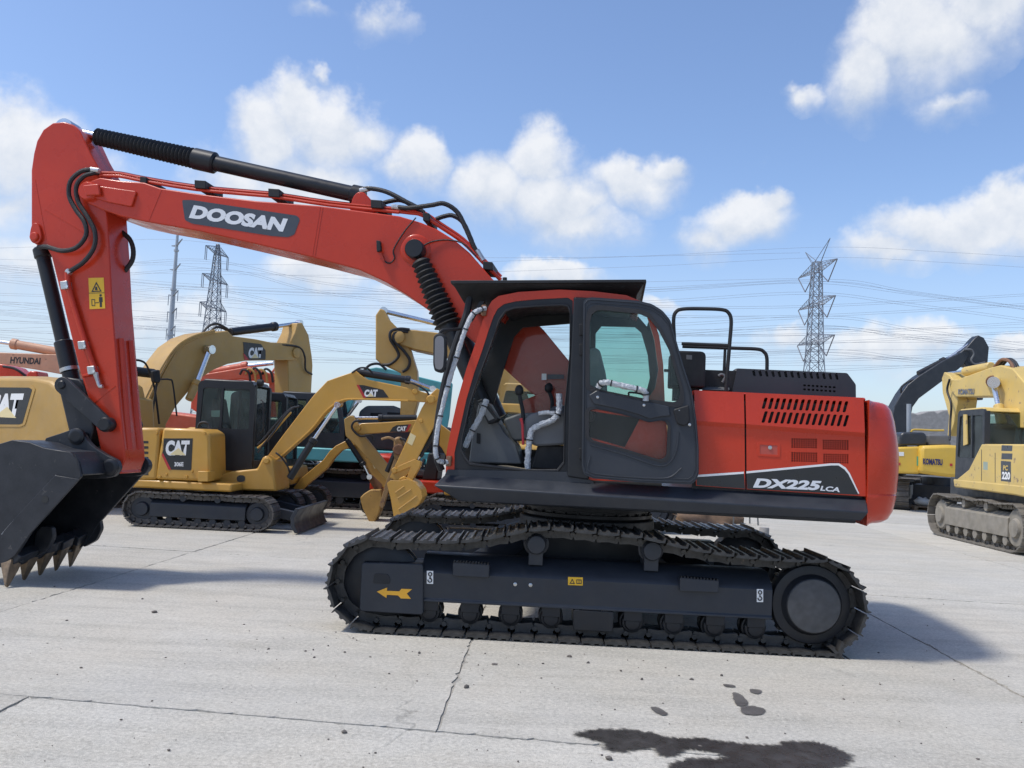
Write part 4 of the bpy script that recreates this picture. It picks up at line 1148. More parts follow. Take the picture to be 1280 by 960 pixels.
# ================================================================== the machines parked behind
def on_ground(pa, pb, half, zc=0):
    """frame of a machine whose near track edge stands on the ground between two points; half = half its width"""
    a, b = WORLD.gnd(*pa), WORLD.gnd(*pb)
    yaw = math.atan2(b.y - a.y, b.x - a.x); mid = (a + b) / 2
    n = Vector((-math.sin(yaw), math.cos(yaw)))
    return Frame(mid.x + n.x * half, mid.y + n.y * half, yaw), (b - a).length

def undercarriage(root, fr, L, half, w, h, m, mf, sides=(-1, 1), rollers=7, pitch=.17, single=False, sag=.02):
    r = h / 2; xr = L / 2 - r
    for s in sides:
        yc = s * (half - w / 2)
        n0 = (1 if s * (fr.o.y) > 0 else -1)
        tp = [(xr, h), (xr * .6, h - sag), (xr * .3, h - sag * .2), (0, h - sag), (-xr * .3, h - sag * .2), (-xr * .6, h - sag), (-xr, h)]
        bl = belt(root, fr, track_loop(-xr, xr, r, r, tp[1:-1]), yc, w, pitch, m, single=single, ribs=(.022, .016, .016))
        yo = s * half
        def yy(v): return yo - s * v
        g = G(); z0, z1 = h * .30, h * .68
        prof = [(yy(.06), z0), (yy(.06), z1), (yy(w * .35), z1 + h * .1), (yy(w * .7), z1 + h * .1), (yy(w * .7), z0)]
        loft(g, [(-xr * .86, a, b) for a, b in prof], [(xr * .80, a, b) for a, b in prof])
        mk('side_frame', g, mf, root, fr, .01)
        for x, k in ((-xr, .78), (xr, .70)):
            g = G().lathe((x, yy(.10), r), (0, -s, 0), [(0, r * .25), (0, r * k * .9), (.03, r * k), (.25, r * k), (.26, r * .3)], 24).lathe((x, yy(.05), r), (0, -s, 0), [(0, 0), (0, r * .35), (.06, r * .42)], 20)
            mk('idler_wheel' if k > .75 else 'drive_sprocket', g, mf, root, fr)
        for i in range(rollers):
            x = -xr * .78 + i * (xr * 1.52 / max(1, rollers - 1))
            mk('track_roller', G().cyl((x, yy(.08), h * .22), (x, yy(.3), h * .22), h * .10, 10), mf, root, fr)
        for x in (-xr * .3, xr * .3):
            mk('carrier_roller', G().cyl((x, yy(.08), h * .84), (x, yy(.3), h * .84), h * .09, 10), mf, root, fr)
    g = G().box(-L * .16, L * .16, -half + w, half - w, h * .35, h * .85).cyl((0, 0, h * .6), (0, 0, h + .12), L * .15, 24)
    mk('centre_frame', g, mf, root, fr, .01)

def cabin(root, fr, x0, x1, y0, y1, z0, z1, m, mg, slant=.0, split=.48, roofm=None, nm='cab', front=1):
    """framed cab with open glazing; front = +1 if it looks along +x"""
    t = .07
    zf = lambda f: z0 + (z1 - z0) * f
    xf = x1 if front > 0 else x0; xb = x0 if front > 0 else x1
    d = front
    side = [(xb, z0), (xf, z0), (xf - d * .02, zf(.45)), (xf - d * slant, z1 - .06), (xf - d * (slant + .07), z1), (xb + d * .05, z1), (xb, z1 - .06)]
    w1 = rounded([(xb + d * t, zf(split)), (xf - d * (t + .03), zf(split)), (xf - d * (slant + t + .02), z1 - .12), (xb + d * (t + .02), z1 - .12)], .05)
    root_c = None
    for ya, yb in ((y0, y0 + .05), (y1 - .05, y1)):
        o = mk(nm if root_c is None else 'side_frame', G().holed(rounded(side, .04), [w1], ya, yb), m, root_c or root, fr)
        if root_c is None: root_c = o
        mk('window_pane', G().prism(w1, ya + .02, ya + .026), mg, root_c, fr)
    xm = (w1[0][0] + w1[len(w1) // 2][0]) / 2
    for ya in (y0 - .003, y1 - .047):
        mk('window_bar', G().box(xb + d * .42 * (abs(xf - xb)) - .02, xb + d * .42 * abs(xf - xb) + .02, ya, ya + .05, zf(split), z1 - .08), m, root_c, fr)
    # front and back frames
    for xx, sl, dd in ((xf, slant, -d), (xb, 0, d)):
        for ya, yb in ((y0 + .05, y0 + .11), (y1 - .11, y1 - .05)):
            g = G(); loft(g, [(xx, ya, z0), (xx, yb, z0), (xx + dd * .06, yb, z0), (xx + dd * .06, ya, z0)], [(xx + dd * sl, ya, z1 - .04), (xx + dd * sl, yb, z1 - .04), (xx + dd * (sl + .06), yb, z1 - .04), (xx + dd * (sl + .06), ya, z1 - .04)])
            mk('corner_post', g, m, root_c, fr)
        lo = .12 if sl or xx == xf else split
        P = [(xx + dd * (.03 + sl * lo), y0 + .1, zf(lo)), (xx + dd * (.03 + sl * lo), y1 - .1, zf(lo)), (xx + dd * (.03 + sl), y1 - .1, z1 - .08), (xx + dd * (.03 + sl), y0 + .1, z1 - .08)]
        g = G(); loft(g, P, [(a + dd * .006, b, c) for a, b, c in P]); mk('window_pane', g, mg, root_c, fr)
        g = G().box(min(xx, xx + dd * .05), max(xx, xx + dd * .05), y0 + .05, y1 - .05, z0, zf(lo)); mk('lower_panel', g, m, root_c, fr)
    g = G().prism([(xb + d * .03, z1 - .05), (xf - d * (slant + .02), z1 - .05), (xf - d * (slant + .08), z1 + .03), (xb + d * .1, z1 + .035)], y0 + .01, y1 - .01)
    mk('roof', g, roofm or m, root_c, fr, .025)
    mk('floor', G().box(min(x0, x1) + .05, max(x0, x1) - .05, y0 + .05, y1 - .05, z0, z0 + .05), m, root_c, fr)
    xs = xb + d * .35 * abs(xf - xb)
    ys = (y0 + y1) / 2
    g = G().prism(rounded([(xs - .10 * d, zf(.3)), (xs + .45 * d, zf(.3)), (xs + .45 * d, zf(.38)), (xs + .05 * d, zf(.40)), (xs - .10 * d, zf(.82)), (xs - .20 * d, zf(.80))], .05), ys - .24, ys + .24)
    mk('seat', g, SEAT, root_c, fr, .03)
    return root_c

def poly(nm, px, fr, y, th, m, root, bev=.01, r=0):
    q = fr.pts(px, y)
    if r: q = rounded(q, r)
    return mk(nm, G().prism(q, y, y + th), m, root, fr, bev)

def ram(nm, fr, A, J, B, y, r, rr, root, m=None, n=16):
    """hydraulic cylinder from A to J, bright rod from J to B (pixels on plane y)"""
    a, j, b = fr.P(*A, y), fr.P(*J, y), fr.P(*B, y)
    o = mk(nm, G().cyl(a, j, r, n, r * .15).cyl(j - (j - a).normalized() * r * 1.5, j, r * 1.2, n, r * .2), m or BLK, root, fr)
    mk('cylinder_rod', G().cyl(j, b, rr, 10).lathe(b + Vector((0, -rr * 1.5, 0)), (0, 1, 0), [(0, rr * 1.7), (rr * 3, rr * 1.7)], 12), STEEL, o, fr)
    return o

def line(nm, fr, L, r, m, root, sm=5, n=6):
    return mk(nm, G().tube(fr.px3(L), r, n, sm), m, root, fr)

def pin(fr, px, py, y, r, w, m, root, nm='pin'):
    x, z = fr.p(px, py, y)
    return mk(nm, G().lathe((x, y - .02, z), (0, 1, 0), [(0, r * .8), (.015, r), (w, r), (w + .015, r * .8)], 16), m, root, fr)

def cat_sign(fr, px, y, tA, tB, tC, root, red=None, tri=None, nm='logo_decal', m=DECAL):
    o = flat(nm, px, m, root, fr, y - .003, .002)
    lettering('lettering', 'CAT', WHITE, o, fr, fr.p(*tA, y), fr.p(*tB, y), fr.p(*tC, y), y - .003, bold=.06, spacing=.92, off=.002)
    if tri: flat('logo_triangle', tri, CREAM, o, fr, y - .0075, .002)
    if red: flat('logo_stripe', red, PURP, o, fr, y - .0062, .002)
    return o

# ---- yellow compact excavator with its dozer blade, left
F1, L1 = on_ground((151, 657.5), (340, 667), .99)
m1 = thing('excavator', 'yellow compact excavator with black glazed cab and dozer blade, behind the big black bucket', 'excavator', F1, 'parked excavators')
undercarriage(m1, F1, L1, .99, .40, .56, TRKM, BODYBLK, pitch=.13)
YH = -.93
g = G().box(*(lambda a, b: (a, b))(F1.p(150, 600, YH)[0], F1.p(290, 600, YH)[0]), -.93, .93, F1.p(200, 611, YH)[1], F1.p(200, 600.5, YH)[1])
mk('deck_frame', g, CATY, m1, F1, .03)
poly('rear_hood', [(150, 538), (160, 534), (200, 534.5), (196, 600), (150, 601)], F1, YH, 1.7, CATY, m1, .05)
hd = poly('side_hood', [(203, 534.5), (252, 536), (262, 542), (263, 602), (193.5, 599.5)], F1, YH, .75, CATY, m1, .045)
g = G()
for k in range(7):
    y_ = 551 + 6.6 * k
    g.prism(rounded(F1.pts([(160, y_), (185.5, y_ + .2), (185.5, y_ + 3.3), (160, y_ + 3)], YH), .01), YH - .004, YH + .01)
for k in range(7):
    y_ = 551 + 6.6 * k
    sl_ = mk('vent_slot', G().prism(rounded(F1.pts([(160, y_), (185.5, y_ + .2), (185.5, y_ + 3.3), (160, y_ + 3)], YH), .01), YH - .003, YH + .01), DECAL, m1, F1)
cs = cat_sign(F1, [(204.5, 548), (241, 548), (239, 588), (211.5, 587), (202, 569), (204, 562)], YH, (206.5, 569.5), (236, 569.5), (208, 550.5), m1, red=[(202, 569), (203.5, 566), (214, 587.2), (210.5, 587)], tri=[(212, 568.5), (223, 560), (232, 569)])
lettering('lettering', '306E', WHITE, cs, F1, F1.p(218, 583, YH), F1.p(229.5, 583, YH), F1.p(218, 577.5, YH), YH - .003, bold=.03, off=.002)
for px in (199.5, 233): pin(F1, px, 596, YH, .03, .02, CATY, m1, 'hood_bolt')
poly('step_box', [(247, 589), (260, 589), (260, 602), (247, 602)], F1, YH - .12, .3, CATY, m1, .01)
line('hydraulic_hose', F1, [(247, 535, -.5), (250, 529, -.5), (257, 528, -.5), (262, 534, -.5), (265, 560, -.6), (270, 585, -.6), (268, 594, -.6), (263, 597, -.6)], .02, RUB, m1)
# swing yoke and front frame
poly('front_frame', [(262, 597), (290, 589), (321, 586), (328, 572), (333, 569), (340.5, 575.5), (345, 614), (262, 612)], F1, -.42, .84, CATY, m1, .03)
flat('oval_opening', [(296, 596), (299, 594), (304, 594), (306.5, 596), (306, 601), (303, 602.5), (298, 602.5), (296, 600.5)], DECAL, m1, F1, -.424, .003, .02)
pin(F1, 333, 576, -.44, .05, .1, CATY, m1)
# cab on the far side
xa, za = F1.p(240.5, 586, -.02); xb, zb = F1.p(322, 476.5, -.02)
c1 = cabin(m1, F1, xa, xb, -.02, .93, za, zb - .03, BLK, GLSD, slant=.03, split=.47)
flat('paper_notice', [(264, 513), (276, 513), (276, 521), (264, 521)], mat('paper_green', (.45, .62, .55), .8), c1, F1, .03, .002)
# boom, stick and bucket
YB1 = -.14
bm1 = poly('boom', [(333, 572), (352, 546), (372, 520), (392, 494), (409, 476), (427, 469.5), (438, 466), (443, 462), (450, 468), (457.5, 474), (490, 480.5), (519, 487), (543, 494.5), (547.5, 499), (541, 503), (510, 501), (453, 499), (431, 499.5), (418, 505.5), (405, 516.5), (387.5, 538), (355, 567), (343, 577)], F1, YB1, .28, CATY, m1, .012)
cat_sign(F1, [(445.5, 481), (455, 481.5), (479, 487.3), (486, 497), (455, 497.3)], YB1, (455, 496), (471.5, 496), (456, 487), bm1, red=[(445.5, 481), (448.5, 481), (457.5, 497.3), (454, 497.3)], tri=[(459, 495.8), (463.3, 491.5), (467.5, 495.8)])
mk('bottom_flange', G().tube(F1.px3([(343, 577, YB1), (355, 567, YB1), (387.5, 538, YB1), (405, 516.5, YB1), (418, 505.5, YB1), (431, 499.5, YB1), (453, 499, YB1), (510, 501, YB1)]), .015, 6, 3), CATY, bm1, F1)
pin(F1, 538, 499, YB1 - .03, .07, .3, CATY, bm1); pin(F1, 421, 504.5, YB1 - .02, .05, .3, CATY, bm1); pin(F1, 519, 489, YB1 - .01, .05, .3, CATY, bm1)
ram('arm_cylinder', F1, (445, 465), (513, 475.5), (541, 486), -.02, .06, .03, m1)
ram('boom_cylinder', F1, (362, 598), (393, 548), (422, 506), -.22, .06, .03, m1)
st1 = poly('stick', [(527, 510), (537, 494), (546, 485), (553, 490), (553, 508), (545, 528), (512, 592), (497, 602), (487, 597)], F1, -.10, .20, CATY, m1, .012)
flat('warning_decal', [(513, 541), (520, 545), (515, 557), (509, 553.5)], CREAM, st1, F1, -.103, .002)
pin(F1, 526, 526, -.115, .035, .2, CATY, st1); pin(F1, 493, 588, -.115, .05, .2, CATY, st1)
ram('bucket_cylinder', F1, (548, 533), (524, 570), (519, 578), .0, .05, .03, m1)
poly('bucket_link', [(493, 592), (497, 583), (518, 574), (526, 577), (524, 584), (512, 606), (506, 604), (514, 583), (500, 589)], F1, -.12, .24, CATY, m1, .008, .02)
YK1 = -.34
bsd = [(483.5, 604), (488, 600.5), (500, 601), (509, 598.5), (519, 603), (526.5, 613), (528, 622), (523, 631), (493, 652), (488.5, 624)]
bk1 = poly('bucket', bsd, F1, YK1, .02, CATY, m1, .004)
poly('side_plate', bsd, F1, .32, .02, CATY, bk1, .004)
q = F1.pts(bsd, YK1); g = G(); V = []
cc = Vector(F1.p(505, 622, YK1))
for a in q[2:9]:
    v = Vector(a); i_ = v + (cc - v).normalized() * .02
    V += [(v.x, YK1 + .021, v.y), (v.x, .319, v.y), (i_.x, .319, i_.y), (i_.x, YK1 + .021, i_.y)]
n = 7
g.add(V, [(i * 4 + j, i * 4 + (j + 1) % 4, (i + 1) * 4 + (j + 1) % 4, (i + 1) * 4 + j) for i in range(n - 1) for j in range(4)] + [(0, 1, 2, 3), tuple(range(4 * n - 4, 4 * n))])
mk('bucket_shell', g, CATY, bk1, F1)
for a, b in (((494, 616), (505, 608)), ((497, 623), (514, 612)), ((498, 637), (521, 620))):
    mk('wear_bead', G().tube(F1.px3([(*a, YK1 - .002), (*b, YK1 - .002)]), .012, 6), CATT, bk1, F1)
poly('bucket_ear', [(497, 604), (499, 598), (505, 595), (511, 598), (515, 606)], F1, -.13, .26, CATY, bk1, .01)
pin(F1, 504, 599.5, -.15, .045, .28, CATY, bk1)
# blade
xb_, zb_ = F1.p(366, 650, -.98)
pr = [(xb_ + .04, .02), (xb_ + .10, .02), (xb_ + .03, .14), (xb_ + .02, .26), (xb_ + .09, .40), (xb_ + .03, .41), (xb_ - .04, .27), (xb_ - .03, .12)]
bl1 = mk('dozer_blade', G().prism(pr, -.98, .98), BODYBLK, m1, F1, .006)
for s in (-.45, .40):
    mk('blade_arm', G().hull8([Vector(v) for v in ((.55, s, .30), (xb_, s, .12), (xb_, s, .28), (.55, s, .46), (.55, s + .12, .30), (xb_, s + .12, .12), (xb_, s + .12, .28), (.55, s + .12, .46))]), BODYBLK, bl1, F1, .01)
line('hydraulic_hose', F1, [(322, 556, -.3), (330, 548, -.3), (345, 530, -.28), (362, 512, -.26), (374, 508, -.25)], .018, RUB, m1)
line('hydraulic_hose', F1, [(322, 560, -.34), (333, 551, -.34), (348, 533, -.3), (364, 515, -.28)], .018, CATY, m1)

for k, L in enumerate(([(322, 566, -.36), (329, 556, -.36), (342, 540, -.34), (356, 520, -.3), (366, 510, -.28)], [(345, 566, -.2), (352, 572, -.24), (360, 584, -.26), (363, 596, -.24)], [(440, 466, -.16), (450, 460, -.18), (460, 461, -.18), (466, 467, -.14)], [(506, 477, -.14), (518, 480, -.17), (532, 488, -.17), (538, 497, -.16)])):
    line('hydraulic_hose', F1, L, .016, RUB, m1)
line('grab_rail', F1, [(326, 500, -.1), (329, 505, -.16), (329, 535, -.16), (326, 540, -.1)], .012, BLKM, m1, 4)
for px, py in ((240, 589), (196, 541), (208, 593), (256, 541)): pin(F1, px, py, YH - .004, .022, .02, CATY, m1, 'hood_bolt')
mk('cab_lamp', G().cyl(F1.P(322, 478, .1), F1.P(329, 479, .1), .06, 12, .01), BLKM, m1, F1)

# ---- big tan-yellow excavator seen from behind, far left
AX = Frame(-8.15, 18.7, R(62)); AR = Frame(-8.15, 18.7, R(-28))
m2 = thing('excavator', 'large tan-yellow excavator seen from its rear counterweight, boom raised behind the compact excavator', 'excavator', AX, 'parked excavators')
undercarriage(m2, AX, 4.2, 1.5, .6, .9, TRKM, BODYBLK, rollers=6)
YR = -2.68
cwp = AR.pts([(-60, 470), (0, 469), (45, 469.5), (66, 473.5), (80, 484), (92, 540), (90, 575), (-60, 580)], YR)
cw = [(max(-1.4, x), z) for x, z in cwp]
g = G(); A_ = [(x, YR, z) for x, z in cw]
rw_ = []
for yy, s in ((YR, .90), (YR + .06, .95), (YR + .2, 1.0), (YR + .8, 1.04)):
    rw_.append([(x * s - (.0 if x < 0 else 0), yy, 1.0 + (z - 1.0) * (.97 if s < 1 else 1)) for x, z in cw])
n = len(cw); V = [q for r_ in rw_ for q in r_]
F = [(i * n + j, i * n + (j + 1) % n, (i + 1) * n + (j + 1) % n, (i + 1) * n + j) for i in range(3) for j in range(n)] + [tuple(range(n)), tuple(range(3 * n, 4 * n))]
cwo = mk('counterweight', g.add(V, F), CATT, m2, AR, .06, 3, angle=50)
lg = [(-22, 484), (36, 484.5), (40, 487), (28, 529), (24, 530.5), (-30, 530)]
flat('logo_recess', [(-26, 481), (38, 481), (44, 486), (31, 531), (25, 533.5), (-32, 533)], CATT, cwo, AR, YR - .012, .011, .03)
o = flat('logo_decal', lg, DECAL, cwo, AR, YR - .016, .003, .02)
lettering('lettering', 'CAT', WHITE, o, AR, AR.p(-19, 522, YR), AR.p(25, 522.5, YR), AR.p(-13, 492, YR), YR - .016, bold=.06, spacing=.92, off=.002)
flat('logo_triangle', [(-8, 521), (9, 508.5), (20, 522.5)], CREAM, o, AR, YR - .0205, .002)
g = G().prism([(-1.9, 1.05), (1.7, 1.05), (1.7, 1.35), (-.3, 1.4), (-.4, 2.12), (-1.9, 2.2)], -1.34, 1.34)
mk('engine_house', g, CATT, m2, AX, .05)
# things on the deck: rails, mirror, tool box
poly('tool_box', [(168, 486), (174, 480), (179, 484), (190, 532), (186, 540), (168, 540)], AX, -1.30, .4, CATT, m2, .03)
line('hand_rail', AX, [(165, 450, -1.2), (176, 451, -1.2), (184, 458, -1.2), (193, 485, -1.2), (199, 530, -1.2)], .022, BLKM, m2, 4)
line('hand_rail', AX, [(201, 474, -1.2), (212, 474.5, -1.2), (216, 480, -1.2), (221, 520, -1.2)], .018, BLKM, m2, 4)
line('mirror_arm', AX, [(196, 478, -1.25), (193, 500, -1.25), (190, 520, -1.25)], .02, BLKM, m2, 0)
poly('mirror', [(191, 464), (200, 462), (201.5, 476), (199, 479), (193, 478)], AX, -1.3, .1, BLKM, m2, .02, .03)
line('exhaust_pipe', AX, [(160, 463, -.6), (192, 467, -.6)], .10, BLKM, m2, 0, 12)
# boom and stick
ba = poly('boom', [(172, 530), (184, 500), (196, 472), (208, 452), (222, 434), (238, 423), (255, 417), (285, 413.5), (291, 420), (320, 424), (339, 428), (366, 429), (374, 434), (375, 444), (370, 450), (340, 450.5), (307, 451), (285, 455), (268, 462), (252, 472), (237, 488), (220, 508), (208, 530), (205, 545), (175, 545)], AX, -.32, .64, CATT, m2, .02)
for k in (0, 1, 2):
    line('hydraulic_pipe', AX, [(176 + 5 * k, 510, -.33), (196 + 4 * k, 470, -.33), (218 + 3 * k, 436, -.33), (240 + 2 * k, 421 + k, -.33), (268, 413 + k, -.33)], .025, CATT, ba, 5)
line('hydraulic_hose', AX, [(252, 417, -.1), (262, 407, -.1), (272, 405, -.1), (284, 411, -.1), (290, 416, -.1)], .03, RUB, ba, 5)
line('hydraulic_hose', AX, [(262, 415, .1), (270, 409, .1), (280, 411, .1), (288, 418, .1)], .03, RUB, ba, 5)
cat_sign(AX, [(304, 427.5), (326, 430), (332, 438), (332, 449.5), (312, 450), (305, 443)], -.325, (310, 448), (327.5, 447.5), (311, 434.5), ba, red=[(304, 441), (307, 444), (311.5, 450), (306, 450)], tri=[(314, 447.7), (318.8, 442), (323.5, 447.7)])
pin(AX, 371, 441, -.36, .13, .7, CATT, ba); pin(AX, 263, 437, -.35, .09, .7, BLKM, ba)
ram('boom_cylinder', AX, (236, 500), (247, 476), (262, 437), -.45, .09, .06, m2, CATT)
ram('arm_cylinder', AX, (288, 415), (345, 408), (374, 404), 0, .10, .05, m2)
poly('stick', [(360, 452), (363, 428), (369, 416), (372, 404), (378, 403.5), (386, 419), (390, 445), (391, 457), (389, 495), (387, 520), (382, 545), (366, 545), (361, 500)], AX, -.24, .48, CATT, m2, .02)
line('hydraulic_hose', AX, [(352, 431, -.3), (374, 434, -.36), (381, 446, -.36), (382, 462, -.3), (390, 468, -.3)], .025, RUB, m2)

# ---- tan-yellow excavator whose stick shows between the compact boom and the big cab
B0 = Frame(1.2, 18.2, 0.02)
m3 = thing('excavator', 'tan-yellow excavator half hidden behind the red cab, its bent stick and rod against sky', 'excavator', B0, 'parked excavators')
undercarriage(m3, B0, 4.0, 1.45, .6, .88, TRKM, BODYBLK, rollers=5)
mk('engine_house', G().prism([(-1.5, 1.05), (2.4, 1.05), (2.5, 1.3), (2.4, 2.05), (.4, 2.1), (.3, 1.7), (-1.5, 1.6)], -1.3, 1.3), CATT, m3, B0, .06)
cabin(m3, B0, -1.55, .05, -1.3, -.35, 1.25, 2.7, CATT, GLSD, slant=.12, front=-1)
bb_ = poly('boom', [(495, 421), (503, 411.5), (519, 412.5), (558, 417), (600, 424), (632, 445), (655, 480), (668, 520), (640, 530), (622, 490), (600, 460), (562, 446), (519, 437), (501, 431)], B0, -.3, .6, CATT, m3, .02)
pin(B0, 497.5, 421, -.36, .13, .7, CATT, bb_)
poly('stick', [(475, 385.5), (480.5, 387.5), (486, 399), (499, 412), (508, 429), (513, 437), (521, 463), (523, 500), (512, 540), (500, 540), (501, 466), (475, 454), (469.5, 449), (469.5, 394)], B0, -.22, .44, CATT, m3, .02)
ram('arm_cylinder', B0, (600, 417), (549, 405.5), (480, 389), 0, .10, .05, m3)
line('hydraulic_hose', B0, [(512, 412, -.3), (500, 411, -.34), (489, 414, -.36), (488, 424, -.36), (496, 437, -.3), (498, 446, -.28), (488, 455, -.26), (478, 456, -.2)], .03, RUB, m3)
line('hydraulic_hose', B0, [(510, 415, -.3), (502, 414, -.34), (493, 417, -.36), (493, 426, -.36), (505, 439, -.3), (512, 450, -.28), (510, 460, -.26), (503, 465, -.26)], .03, RUB, m3)

# ---- teal excavator in the middle distance
C0 = Frame(-3.6, 20.2, 0.06)
m4 = thing('excavator', 'teal excavator seen under the raised yellow booms, grey engine hood and dusty cab glass', 'excavator', C0, 'parked excavators')
undercarriage(m4, C0, 3.9, 1.35, .55, .85, TRKM, BODYBLK, rollers=5)
mk('deck_frame', G().prism([(-1.5, 1.0), (1.9, 1.0), (1.95, 1.12), (1.9, 1.28), (-1.5, 1.28)], -1.25, 1.25), TEAL, m4, C0, .03)
mk('engine_house', G().prism([(-1.95, 1.0), (-.1, 1.0), (-.1, 1.95), (-1.9, 1.9), (-2.0, 1.5)], -.2, 1.25), NAVY, m4, C0, .08)
cabin(m4, C0, -1.45, .0, -1.22, -.28, 1.26, 2.42, NAVY, GLSD, slant=.15, split=.3)
mk('side_doors', G().prism([(.05, 1.29), (1.9, 1.29), (1.9, 1.82), (.05, 1.86)], -1.22, 1.2), NAVY, m4, C0, .05)
mk('counterweight', G().prism([(1.7, 1.0), (2.25, 1.05), (2.4, 1.3), (2.3, 1.85), (1.7, 1.85)], -1.2, 1.2), NAVY, m4, C0, .08)
vb_ = poly('valve_block', [(528, 602), (531, 578), (537, 570), (540, 561), (546, 566), (548, 590), (546, 602)], C0, -1.2, .5, TEAL, m4, .03)
for k in range(3): line('hydraulic_hose', C0, [(530 + 5 * k, 574, -1.25), (528 + 6 * k, 582, -1.32), (532 + 5 * k, 590, -1.32), (531 + 5 * k, 600, -1.25)], .03, RUB if k != 1 else TEAL, vb_)
hdk = poly('engine_hood', [(446, 536), (449, 514), (458, 507), (492, 507), (505, 512), (509, 536)], C0, .1, 1.0, GREYI, m4, .05)
for a in ([(463, 516), (478, 516), (478, 522), (463, 523)], [(484, 515), (502, 516), (503, 522), (484, 522)]):
    flat('hood_vent', a, BLKM, hdk, C0, .095, .01, .02)
bt_ = poly('boom', [(404, 585), (416, 545), (430, 500), (440, 474), (453, 462), (470, 459), (488, 461.5), (520, 470), (556, 478.5), (562, 486), (556, 489.5), (532, 488.5), (490, 484), (462, 481), (449, 486), (438, 510), (424, 550), (410, 592)], C0, -.2, .4, TEAL, m4, .02)
ram('boom_cylinder', C0, (402, 572), (433, 522), (449, 500), -.32, .085, .04, m4, TEAL)
poly('stick', [(548, 480), (558, 472), (566, 480), (562, 520), (550, 585), (540, 590), (534, 580), (546, 510)], C0, -.16, .32, TEAL, m4, .02)
poly('bucket', [(532, 582), (546, 576), (551, 590), (546, 606), (533, 612), (528, 600)], C0, -.45, .9, TEAL, m4, .02)
line('hydraulic_hose', C0, [(455, 463, -.25), (463, 456, -.25), (474, 455, -.25), (483, 462, -.25)], .03, RUB, m4)

# ---- two small yellow diggers behind the compact one
D0 = Frame(-4.75, 16.9, 0.02)
m5 = thing('excavator', 'small yellow digger with a low arched boom under the compact excavator boom, rusty bucket hanging', 'excavator', D0, 'parked excavators')
undercarriage(m5, D0, 2.5, .95, .40, .55, TRKM, BODYBLK, rollers=4, pitch=.13)
mk('deck_frame', G().prism([(-1.2, .62), (.75, .62), (.8, .75), (.75, .95), (-1.2, .95)], -.85, .85), CATY, m5, D0, .03)
mk('engine_house', G().prism([(-1.25, .95), (-.4, .95), (-.4, 1.6), (-1.15, 1.6)], -.85, .85), CATY, m5, D0, .08)
cabin(m5, D0, -.55, .55, -.2, .8, .9, 2.3, BLK, GLSD, slant=.05)
bd = poly('boom', [(366, 610), (376, 598), (404, 575), (412, 564), (420, 557), (430, 552), (440, 549), (448, 552), (446, 560), (436, 560), (427, 563), (418, 572), (409, 585), (378, 611), (372, 616)], D0, -.11, .22, CATY, m5, .012)
sd = poly('stick', [(434, 545), (444, 541), (452, 547), (459, 560), (470, 578), (485, 602), (480, 610), (470, 604), (452, 575), (437, 558)], D0, -.09, .18, CATY, m5, .012)
pin(D0, 442, 553, -.13, .06, .26, CATY, sd)
ram('bucket_cylinder', D0, (433.5, 549), (455, 582), (462, 596), -.14, .05, .03, m5)
flat('small_decal', [(462, 573), (466, 572), (472, 584), (468, 586)], CREAM, sd, D0, -.094, .002)
bkd = poly('bucket', [(450, 622), (455, 617), (463, 612), (476, 612), (478, 622), (474, 640), (467, 656), (462, 654), (453, 635)], D0, -.28, .56, mat('rusty_yellow', (.42, .25, .07), .6, var=.25, scale=4, wear=((.2, .1, .05), .42, 8)), m5, .02, .03)
for k in range(3): mk('bucket_tooth', G().hull8([D0.P(461, 650, -.25 + k * .2), D0.P(468, 652, -.25 + k * .2), D0.P(466, 662, -.22 + k * .2), D0.P(464, 662, -.22 + k * .2)] + [D0.P(461, 650, -.15 + k * .2), D0.P(468, 652, -.15 + k * .2), D0.P(466, 662, -.18 + k * .2), D0.P(464, 662, -.18 + k * .2)]), RUST, bkd, D0)
poly('bucket_link', [(458, 596), (466, 594), (478, 606), (476, 614), (468, 612)], D0, -.1, .2, RUST, m5, .01, .02)
line('hydraulic_hose', D0, [(452, 548, -.13), (462, 552, -.15), (466, 562, -.15), (458, 572, -.12)], .02, RUB, m5)

E0 = Frame(-.3, 16.4, 0.0)
m6 = thing('excavator', 'small yellow digger mostly behind the red cab, level boom with dark cylinder and bright rod', 'excavator', E0, 'parked excavators')
undercarriage(m6, E0, 2.5, .95, .40, .55, TRKM, BODYBLK, rollers=4, pitch=.13)
mk('deck_frame', G().prism([(-.8, .62), (1.2, .62), (1.25, .8), (1.2, .95), (-.8, .95)], -.85, .85), CATY, m6, E0, .03)
mk('engine_house', G().prism([(.4, .95), (1.25, .95), (1.15, 1.55), (.4, 1.6)], -.85, .85), CATY, m6, E0, .08)
cabin(m6, E0, -.55, .55, -.8, .2, .9, 2.25, CATY, GLS, slant=.05, front=-1)
be = poly('boom', [(443, 535), (452, 529), (480, 528), (519, 525), (545, 526), (570, 545), (590, 590), (572, 596), (552, 560), (535, 541), (516, 538.5), (484, 540.5), (452, 543), (445, 541)], E0, -.11, .22, CATY, m6, .012)
cat_sign(E0, [(487, 540), (491, 534), (496, 531.5), (514, 530.3), (509, 539.5)], -.112, (496, 539.3), (507.5, 538.7), (496.5, 533.2), be, red=[(511, 530.4), (514.2, 530.3), (509.5, 539.5), (506.5, 539.6)])
ram('arm_cylinder', E0, (521, 522.5), (473, 522.5), (441, 522.5), 0, .06, .03, m6)
se = poly('stick', [(430, 524), (437, 519.5), (442, 520), (449, 533), (455, 545), (500, 600), (496, 608), (486, 604), (445, 557), (432, 545)], E0, -.08, .16, CATT, m6, .012)
pin(E0, 447, 535, -.13, .06, .26, CATY, be)
